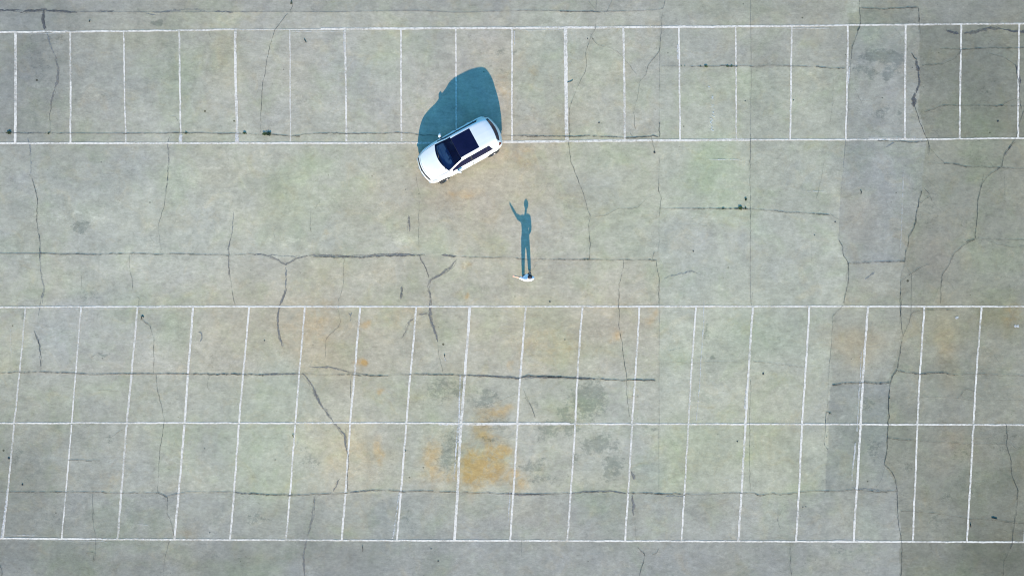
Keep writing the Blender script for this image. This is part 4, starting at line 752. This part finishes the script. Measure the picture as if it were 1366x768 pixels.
# ---------------------------------------------------------------- the person
M_SKIN = simple('skin', (0.62, 0.38, 0.27), 0.55, 0.08, 30)
M_SHIRT = simple('white_shirt_cloth', (0.74, 0.76, 0.84), 0.85, 0.06, 40)
M_TROU = simple('dark_trouser_cloth', (0.022, 0.026, 0.045), 0.9, 0.2, 50)
M_SHOE = simple('black_shoe', (0.012, 0.012, 0.016), 0.6, 0.2, 50)
M_HAIR = simple('black_hair', (0.006, 0.006, 0.014), 0.6, 0.3, 90)
M_EYE = simple('eye', (0.02, 0.015, 0.012), 0.2, 0.1, 50)
per = bpy.data.objects.new('person', None); COL.objects.link(per); per.location = (*P(702.0, 368.1), 0)
tag(per, 'standing person in a white shirt with one arm stretched out, casting a long shadow', 'person')
def chain(*k_): return list(zip(k_, k_[1:]))
Lf, Rf = (-.14, -.13), (.16, .14)              # where the two feet stand
N = {
 'pelvis': (0, -.02, .95, .125, .10), 'waist': (.01, -.05, 1.10, .175, .12), 'chest': (.01, -.15, 1.27, .180, .12), 'neckb': (.03, -.16, 1.44, .07, .06), 'neck': (.055, -.085, 1.51, .052), 'jaw': (.075, -.045, 1.575, .066, .075),
 'head': (.085, -.05, 1.645, .085, .092), 'crown': (.085, -.055, 1.71, .07, .078),
 'hipL': (-.09, -.03, .88, .095), 'kneeL': (-.125, -.07, .49, .062), 'calfL': (-.135, -.12, .33, .055), 'ankL': (-.14, -.17, .09, .038), 'ballL': (-.14, -.08, .045, .035), 'toeL': (-.14, .0, .035, .028),
 'hipR': (.09, 0, .88, .095), 'kneeR': (.135, .09, .49, .062), 'calfR': (.15, .08, .33, .055), 'ankR': (.16, .09, .09, .038), 'ballR': (.165, .18, .045, .035), 'toeR': (.165, .26, .035, .028),
 'clavL': (-.10, -.185, 1.40, .075), 'shL': (-.165, -.175, 1.39, .062), 'uaL': (-.28, -.135, 1.40, .047), 'elL': (-.40, -.095, 1.43, .038), 'faL': (-.49, -.07, 1.50, .037), 'wrL': (-.60, -.045, 1.585, .034), 'paL': (-.645, -.04, 1.615, .030, .02),
 'clavR': (.15, -.16, 1.41, .075), 'shR': (.22, -.13, 1.385, .062), 'uaR': (.25, -.10, 1.25, .047), 'elR': (.255, -.10, 1.11, .045), 'faR': (.20, -.03, 1.02, .04), 'wrR': (.15, .045, .95, .028), 'paR': (.14, .07, .90, .034, .02)}
E = chain('pelvis', 'waist', 'chest', 'neckb', 'neck', 'jaw', 'head', 'crown') + chain('pelvis', 'hipL', 'kneeL', 'calfL', 'ankL', 'ballL', 'toeL') + chain('pelvis', 'hipR', 'kneeR', 'calfR', 'ankR', 'ballR', 'toeR') \
  + chain('chest', 'clavL', 'shL', 'uaL', 'elL', 'faL', 'wrL', 'paL') + chain('chest', 'clavR', 'shR', 'uaR', 'elR', 'faR', 'wrR', 'paR')
def fingers(sfx, base, fwd, across, curl, bend):
    base, fwd, across, curl = Vector(base), Vector(fwd).normalized(), Vector(across).normalized(), Vector(curl).normalized()
    for i, (off, ln) in enumerate(((.028, .068), (.010, .078), (-.009, .072), (-.027, .056))):
        p0 = base + across * off + fwd * .035; d_ = fwd + across * off * 9; pr = 'pa' + sfx
        for k_, (fr, r) in enumerate(((0, .0105), (.45, .009), (.78, .008), (1.0, .0065))):
            nm = f'f{sfx}{i}{k_}'; q = p0 + d_ * ln * fr + curl * bend * ln * fr * fr; N[nm] = (*q, r * 1.2); E.append((pr, nm)); pr = nm
    pr = 'pa' + sfx
    for k_, (a, f2, r) in enumerate(((.032, -.005, .012), (.052, .022, .010), (.062, .048, .008))):
        nm = f't{sfx}{k_}'; q = base + across * a + fwd * f2; N[nm] = (*q, r); E.append((pr, nm)); pr = nm
fingers('L', N['paL'][:3], (-.045, .006, .05), (.25, .75, .0), (-.2, .9, -.2), .12)
fingers('R', N['paR'][:3], (-.01, .03, -.06), (-.5, .6, .3), (-.9, .0, .1), .5)
for k_ in ('uaL','elL','faL','wrL','uaR','elR','faR','wrR'): N[k_] = (*N[k_][:3], N[k_][3] * 1.25)
for k_ in ('shL', 'shR'): N[k_] = (*N[k_][:3], N[k_][3] * 1.15)
def capsule(b, p0, p1, r0, r1, n=14):
    p0, p1 = Vector(p0), Vector(p1); ax = (p1 - p0); ln = max(ax.length, 1e-5); ax.normalize(); u_ = ax.orthogonal().normalized(); v_ = ax.cross(u_)
    prof = [(-r0 * math.cos(t), r0 * math.sin(t)) for t in (.25, .7, 1.15)] + [(0, r0), (ln, r1)] + [(ln + r1 * math.sin(t), r1 * math.cos(t)) for t in (.42, .87, 1.32)]
    rings = [[b.verts.new(p0 + ax * h_ + u_ * r * math.cos(2 * math.pi * i / n) + v_ * r * math.sin(2 * math.pi * i / n)) for i in range(n)] for h_, r in prof]
    for q, w2 in zip(rings, rings[1:]):
        for i in range(n): b.faces.new((q[i], q[(i + 1) % n], w2[(i + 1) % n], w2[i]))
    b.faces.new(rings[0][::-1]); b.faces.new(rings[-1])
def loft(b, secs, e=0.0, n=28):
    rings = [[b.verts.new((cx + (hw + e) * math.cos(2 * math.pi * i / n), cy + (hd + e) * math.sin(2 * math.pi * i / n), z)) for i in range(n)] for cx, cy, z, hw, hd in secs]
    for q, w2 in zip(rings, rings[1:]):
        for i in range(n): b.faces.new((q[i], q[(i + 1) % n], w2[(i + 1) % n], w2[i]))
    b.faces.new(rings[0][::-1]); b.faces.new(rings[-1])
def blob(b, c_, r_):
    r = bmesh.ops.create_uvsphere(b, u_segments=24, v_segments=16, radius=1)['verts']
    for v in r: v.co = Vector((v.co.x * r_[0] + c_[0], v.co.y * r_[1] + c_[1], v.co.z * r_[2] + c_[2]))
def melt(name, b, mat, voxel, it):
    """fuse overlapping volumes into one continuous surface"""
    o = bmobj(name + '_raw', b, mat, None); r = o.modifiers.new('fuse', 'REMESH'); r.mode = 'VOXEL'; r.voxel_size = voxel; r.use_smooth_shade = True
    q = o.modifiers.new('soften', 'SMOOTH'); q.factor = .5; q.iterations = it
    dg = bpy.context.evaluated_depsgraph_get(); dg.update(); m_ = bpy.data.meshes.new_from_object(o.evaluated_get(dg)); m_.name = name
    if not m_.materials: m_.materials.append(mat)
    bpy.data.objects.remove(o); o2 = bpy.data.objects.new(name, m_); COL.objects.link(o2); o2.parent = per
    m_.polygons.foreach_set('use_smooth', [True] * len(m_.polygons)); return o2
TORSO = [(0, -.035, .84, .135, .095), (0, -.05, .93, .158, .100), (0, -.07, 1.02, .146, .092), (.005, -.10, 1.13, .142, .090), (.01, -.135, 1.26, .165, .102), (.015, -.155, 1.36, .170, .105), (.025, -.168, 1.42, .115, .075), (.03, -.155, 1.455, .065, .055)]
R_ = lambda k_: N[k_][3]
skip = {'pelvis', 'waist', 'chest', 'neckb', 'neck', 'jaw', 'head', 'crown'}
b = bmesh.new(); loft(b, TORSO)
for a_, c_ in E:
    if a_ in skip or c_ in skip: continue
    capsule(b, N[a_][:3], N[c_][:3], R_(a_) * (.9 if a_.startswith('pa') else 1), R_(c_), 12)
for sfx, ax_ in (('L', .02), ('R', .015)): 
    for q in (-.026, -.009, .009, .026):
        ac = Vector((.25, .75, 0) if sfx == 'L' else (-.5, .6, .3)).normalized() * q; fw_ = Vector((-.045, .006, .05) if sfx == 'L' else (-.01, .03, -.06)).normalized() * .035
        capsule(b, Vector(N['wr' + sfx][:3]) + ac * .6, Vector(N['pa' + sfx][:3]) + ac + fw_, .024, .017, 12)
capsule(b, (.03, -.15, 1.42), (.07, -.075, 1.56), .056, .050); blob(b, (.085, -.05, 1.655), (.082, .098, .108)); blob(b, (.085, -.025, 1.585), (.052, .066, .052)); capsule(b, (.085, .044, 1.655), (.085, .062, 1.625), .009, .013)
for sx in (-1, 1): blob(b, (.085 + sx * .078, -.052, 1.645), (.009, .02, .032))
melt('body', b, M_SKIN, .007, 3)
b = bmesh.new(); loft(b, [(0, -.04, .83, .190, .128), (0, -.05, .93, .190, .122)] + [(*q[:3], q[3] + .022, q[4] + .022) for q in TORSO[2:-1]] + [(.032, -.155, 1.47, .068, .062)])
for sfx, cuf in (('L', (-.345, -.113, 1.415)), ('R', (.258, -.10, 1.16))):
    capsule(b, N['clav' + sfx][:3], N['sh' + sfx][:3], .096, .082); capsule(b, (TORSO[5][0] + (-.09 if sfx == 'L' else .10), -.165, 1.365), N['sh' + sfx][:3], .085, .078); capsule(b, N['sh' + sfx][:3], N['ua' + sfx][:3], .078, .070); capsule(b, N['ua' + sfx][:3], cuf, .070, .066)
b.verts.ensure_lookup_table(); melt('shirt', b, M_SHIRT, .010, 3)
b = bmesh.new(); loft(b, [(0, -.03, .70, .125, .095), (0, -.035, .80, .158, .108), (0, -.04, .88, .165, .108), (0, -.05, .96, .163, .104)])
for sfx in 'LR':
    capsule(b, N['hip' + sfx][:3], N['knee' + sfx][:3], .112, .088); capsule(b, N['knee' + sfx][:3], N['calf' + sfx][:3], .088, .082)
    q = N['ank' + sfx]; capsule(b, N['calf' + sfx][:3], (q[0], q[1] + .01, .13), .082, .072)
melt('trousers', b, M_TROU, .010, 3)
for sx, sy, yaw in ((-.14, -.17, .06), (.16, .09, -.08)):
    b = bmesh.new(); n = 16
    prof = [(-.065, .030, .085), (-.03, .040, .10), (.03, .040, .095), (.09, .046, .070), (.15, .047, .055), (.195, .035, .045), (.215, .014, .035)]
    rings = []
    for y, hw, h_ in prof:
        rings.append([b.verts.new((hw * math.cos(t) * (1 if math.sin(t) < 0 else .85), y, max(.004, h_ * .5 + h_ * .5 * math.sin(t)))) for t in [2 * math.pi * i / n for i in range(n)]])
    for a, c2 in zip(rings, rings[1:]):
        for i in range(n): b.faces.new((a[i], a[(i + 1) % n], c2[(i + 1) % n], c2[i]))
    b.faces.new(rings[0]); b.faces.new(rings[-1][::-1])
    o = bmobj('shoe', b, M_SHOE, per); o.location = (sx, sy, 0); o.rotation_euler = (0, 0, yaw)
hx, hy, hz = .085, -.05, 1.655
b = bmesh.new(); bmesh.ops.create_uvsphere(b, u_segments=40, v_segments=28, radius=1)
for v in b.verts:
    x, y, z = v.co; n1 = noise.noise(v.co * 5) * .05 + noise.noise(v.co * 13) * .03
    v.co = Vector((hx + x * .104 * (1 + n1), hy - .008 + y * .112 * (1 + n1), hz + .02 + z * .105 * (1 + n1)))
kill = [v for v in b.verts if (v.co.y > hy + .045 and v.co.z < hz + .05) or v.co.z < hz - .055 or (v.co.y > hy + .0 and v.co.z < hz + .012)]
bmesh.ops.delete(b, geom=kill, context='VERTS'); hair = bmobj('hair', b, M_HAIR, per)
sm_ = hair.modifiers.new('thick', 'SOLIDIFY'); sm_.thickness = .012
def ell(name, c_, r_, mat, rot=0):
    b = bmesh.new(); bmesh.ops.create_uvsphere(b, u_segments=16, v_segments=12, radius=1)
    for v in b.verts: v.co = Vector((v.co.x * r_[0] + c_[0], v.co.y * r_[1] + c_[1], v.co.z * r_[2] + c_[2]))
    return bmobj(name, b, mat, per)
for sx in (-1, 1):
    ell('eye', (hx + sx * .030, hy + .088, hz + .002), (.011, .006, .007), M_EYE)
ell('mouth', (hx, hy + .088, hz - .066), (.022, .006, .006), simple('lips', (.45, .16, .13), .5, .05, 30))
# ---------------------------------------------------------------- weeds and scraps
M_LEAF = simple('weed_leaf', (0.050, 0.078, 0.016), 0.7, 0.5, 25)
M_LEAFD = simple('dark_weed_leaf', (0.026, 0.042, 0.010), 0.75, 0.5, 25)
M_PAPER = simple('white_paper', (0.46, 0.44, 0.40), 0.9, 0.1, 30)
M_TWIG = simple('dead_twig', (0.03, 0.026, 0.02), 0.9, 0.3, 30)
def weed(x, y, rx, ry, n, label, mat=M_LEAF, group=None):
    rr = random.Random(int(x * 31 + y * 7)); vs_, fs = [], []
    for i in range(n):
        a = rr.uniform(0, 6.283); q = math.sqrt(rr.random()); bx, by = q * rx * .55 * math.cos(a) / S, q * ry * .55 * math.sin(a) / S
        a2 = rr.uniform(0, 6.283); ln = rr.uniform(.35, .8) * min(rx, ry) / S + .01; up = rr.uniform(.15, .9) * min(.09, ln); wd = ln * rr.uniform(.18, .34)
        dx, dy = math.cos(a2), math.sin(a2); px_, py_ = -dy, dx; z0 = rr.uniform(.002, .02)
        k0 = len(vs_)
        vs_ += [(bx, by, z0), (bx + dx * ln * .45 + px_ * wd, by + dy * ln * .45 + py_ * wd, z0 + up * .8), (bx + dx * ln * .5, by + dy * ln * .5, z0 + up * .65), (bx + dx * ln * .45 - px_ * wd, by + dy * ln * .45 - py_ * wd, z0 + up * .8), (bx + dx * ln, by + dy * ln, z0 + up * .7)]
        fs += [(k0, k0 + 1, k0 + 2), (k0, k0 + 2, k0 + 3), (k0 + 1, k0 + 4, k0 + 2), (k0 + 2, k0 + 4, k0 + 3)]
    o = mesh_obj('weed_tuft', vs_, fs, mat); o.location = (*P(x, y), .001); return tag(o, label, 'weed', group)
GW = 'weed tufts growing in the joints of the concrete'
for x, y, rx, ry, n, lab, mt in [
 (12.5, 177.3, 3.6, 2.4, 60, 'dark green tuft by the bottom of the leftmost bay line in the top row', M_LEAFD), (65.5, 178, 1.7, 1.5, 24, 'tiny dark tuft where the tarred crack ends at the joint in the second bay', M_LEAFD),
 (248.5, 177.8, 2.0, 1.3, 28, 'small tuft in the joint just right of the fourth top bay', M_LEAFD), (326.8, 177.8, 2.8, 2.2, 40, 'smaller tuft in the joint left of the wide weed clump', M_LEAF),
 (353.2, 178.8, 4.0, 2.2, 90, 'left half of the widest weed clump in the joint, left of the car', M_LEAF), (358.8, 178.8, 3.8, 2.6, 90, 'right half of the widest weed clump in the joint, left of the car', M_LEAFD),
 (941.6, 89.0, 3.2, 1.6, 60, 'low dark moss tuft midway along the mossy joint in a top bay', M_LEAF), (970, 88.6, 3.2, 1.3, 44, 'low moss strip nearing the right end of the mossy joint', M_LEAF), (975.6, 88.7, 2.6, 1.3, 36, 'low moss strip at the right end of the mossy joint', M_LEAF),
 (982.5, 88.8, 1.2, 1.2, 14, 'speck of moss beside the bay line at the end of the mossy joint', M_LEAFD), (908.6, 88.6, 1.4, 1.0, 14, 'speck of moss at the left start of the mossy joint', M_LEAF), (913.5, 88.5, 1.1, .9, 10, 'second speck of moss at the left start of the mossy joint', M_LEAF), (934.4, 88.6, .9, 1.2, 10, 'speck of moss just left of the low dark moss tuft', M_LEAFD),
 (964.5, 278.2, 1.8, 1.3, 24, 'tiny dark tuft on the fine joint left of the round weed', M_LEAFD), (987.6, 277.8, 3.4, 2.4, 90, 'round green weed on the fine joint in the driving lane', M_LEAF), (994.0, 277.8, 1.5, 1.5, 24, 'small dark tuft just right of the round green weed', M_LEAFD), (994.6, 266.1, 1.9, 2.2, 34, 'lone round tuft on bare concrete above the round green weed', M_LEAFD),
 (780, 346.4, 1.5, 1.0, 16, 'tiny tuft on the joint right of the person, left of its pair', M_LEAFD), (784.6, 346.4, 1.5, 1.0, 16, 'tiny tuft on the joint right of the person, right of its pair', M_LEAFD), (388.8, 4.8, 1.6, 2.4, 30, 'upright tuft in the crack at the upper edge of the yard', M_LEAFD),
 (1107, 551, 2.2, 1.0, 20, 'thin strand of moss where the pale slab ends in the lower bays', M_LEAF), (1102.4, 582, 1.2, 1.0, 12, 'speck of moss at the foot of the crack in the lower bays', M_LEAF), (391, 581, 1.4, 3.2, 24, 'brown green moss beside the middle line and a bay line', M_LEAF), (1186.5, 530.6, 1.2, 1.2, 14, 'dark speck of weed on the long crack beside the lower bays', M_LEAFD)]:
    weed(x, y, rx, ry, n, lab, mt, GW)
def scrap(name, cat, x, y, w_, h_, rot, mat, label, hgt=.012):
    rr = random.Random(int(x * 13 + y)); b = bmesh.new(); n = 5
    gr = [[b.verts.new(((i / n - .5) * w_ / S * rr.uniform(.8, 1.1), (j_ / n - .5) * h_ / S * rr.uniform(.8, 1.1), .004 + hgt * rr.random())) for i in range(n + 1)] for j_ in range(n + 1)]
    for i in range(n):
        for j_ in range(n): 
            if rr.random() < .12 and (i in (0, n - 1) or j_ in (0, n - 1)): continue
            b.faces.new((gr[j_][i], gr[j_][i + 1], gr[j_ + 1][i + 1], gr[j_ + 1][i]))
    o = bmobj(name, b, mat, None, False); o.location = (*P(x, y), 0); o.rotation_euler = (0, 0, rot); return tag(o, label, cat)
scrap('paper_scrap', 'litter', 1276.5, 423.6, 4.2, 3, .2, M_PAPER, 'crumpled white scrap lying in the bay left of the last slanted line')
scrap('paper_scrap', 'litter', 1356, 435, 6.5, 3.6, 0, M_PAPER, 'torn white scrap lying near the right edge, right of the last slanted line')
scrap('paper_scrap', 'litter', 593.2, 477.6, 1.5, 2.0, .3, M_PAPER, 'small white fleck below the forked tarred crack, upper of two'); scrap('paper_scrap', 'litter', 593.9, 480.4, 1.7, 1.6, 1, M_PAPER, 'small white fleck below the forked tarred crack, lower of two')
def twig(pts, r, label):
    b = bmesh.new(); X0, Y0 = P(*pts[0]); W_ = [Vector((P(*q)[0] - X0, P(*q)[1] - Y0, .012 + .01 * (i % 2))) for i, q in enumerate(pts)]
    for a, c2 in zip(W_, W_[1:]): bar(b, a, c2, r, 6)
    o = bmobj('twig', b, M_TWIG, None); o.location = (X0, Y0, .006); return tag(o, label, 'twig')
twig([(1322.6, 690.2), (1325.5, 690.6), (1329.8, 691.6)], .020, 'short thick black stick beside the crack near the lower right corner')
twig([(1294.3, 698), (1294.6, 702.5)], .02, 'short dark stick at the lower end of the last slanted bay line')
twig([(188.4, 426.6), (189, 422.6), (190.4, 421.2), (191.8, 423.4)], .016, 'bent dark twig at the top of a fine crack in the lower bays')
twig([(593, 472.8), (593.4, 475.8)], .018, 'dark bit of stick above the two white flecks')
twig([(119, 30), (120.3, 28.2)], .02, 'small dark stick above the second and third top bays')
twig([(1147.6, 254.2), (1149, 255.6), (1148.3, 259.5)], .012, 'dark forked twig lying on the bluish grey slab')
twig([(756.5, 110.4), (761, 109.8), (764, 107.2)], .012, 'thin grey twig beside the double bay line right of the car')
twig([(540.5, 600.5), (541.5, 602)], .012, 'tiny twig left of the rusty patch'); twig([(406, 52.5), (408.6, 57.5)], .014, 'thin dark twig high in the bay left of the car')
# small stones
M_ST = simple('dark_stone', (0.05, 0.05, 0.045), 0.9, 0.3, 30)
for i, (x, y, r) in enumerate([(983.5, 588.5, 1.0), (994, 135, .8), (873, 203.5, 1.6), (1086.5, 313.8, .8), (989, 364 / 1.0, .0), (924.7, 335, 1.0), (1058.4, 133.9, .9), (799, 164, 1.0), (783.8, 52, .8), (753.5, 453, .7), (1331, 162, 1.4), (1018, 498.5, 1.4), (733.5, 402.5, 1.0), (867, 346, .7), (1071, 676, .8), (1075, 675.5, .7), (1114, 296, .9), (352.8, 454, .9), (12, 611, 1.6), (575, 731.5, .8), (584.5, 748, 1.0), (280, 710, .8), (273, 598, .6), (367, 613, .7), (30, 646, 1.4), (1296, 166, .0)]):
    if r <= 0: continue
    rr = random.Random(i); b = bmesh.new(); bmesh.ops.create_icosphere(b, subdivisions=2, radius=r / S)
    for v in b.verts: v.co = Vector((v.co.x, v.co.y * .8, v.co.z * .35)) * (1 + .5 * noise.noise(v.co * 60 + Vector((i, 0, 0))))
    o = bmobj('pebble', b, M_ST, None, False); o.location = (*P(x, y), .01); o.rotation_euler = (0, 0, i)
    tag(o, 'small dark pebble lying on the bare concrete', 'pebble', 'dark pebbles scattered over the yard')
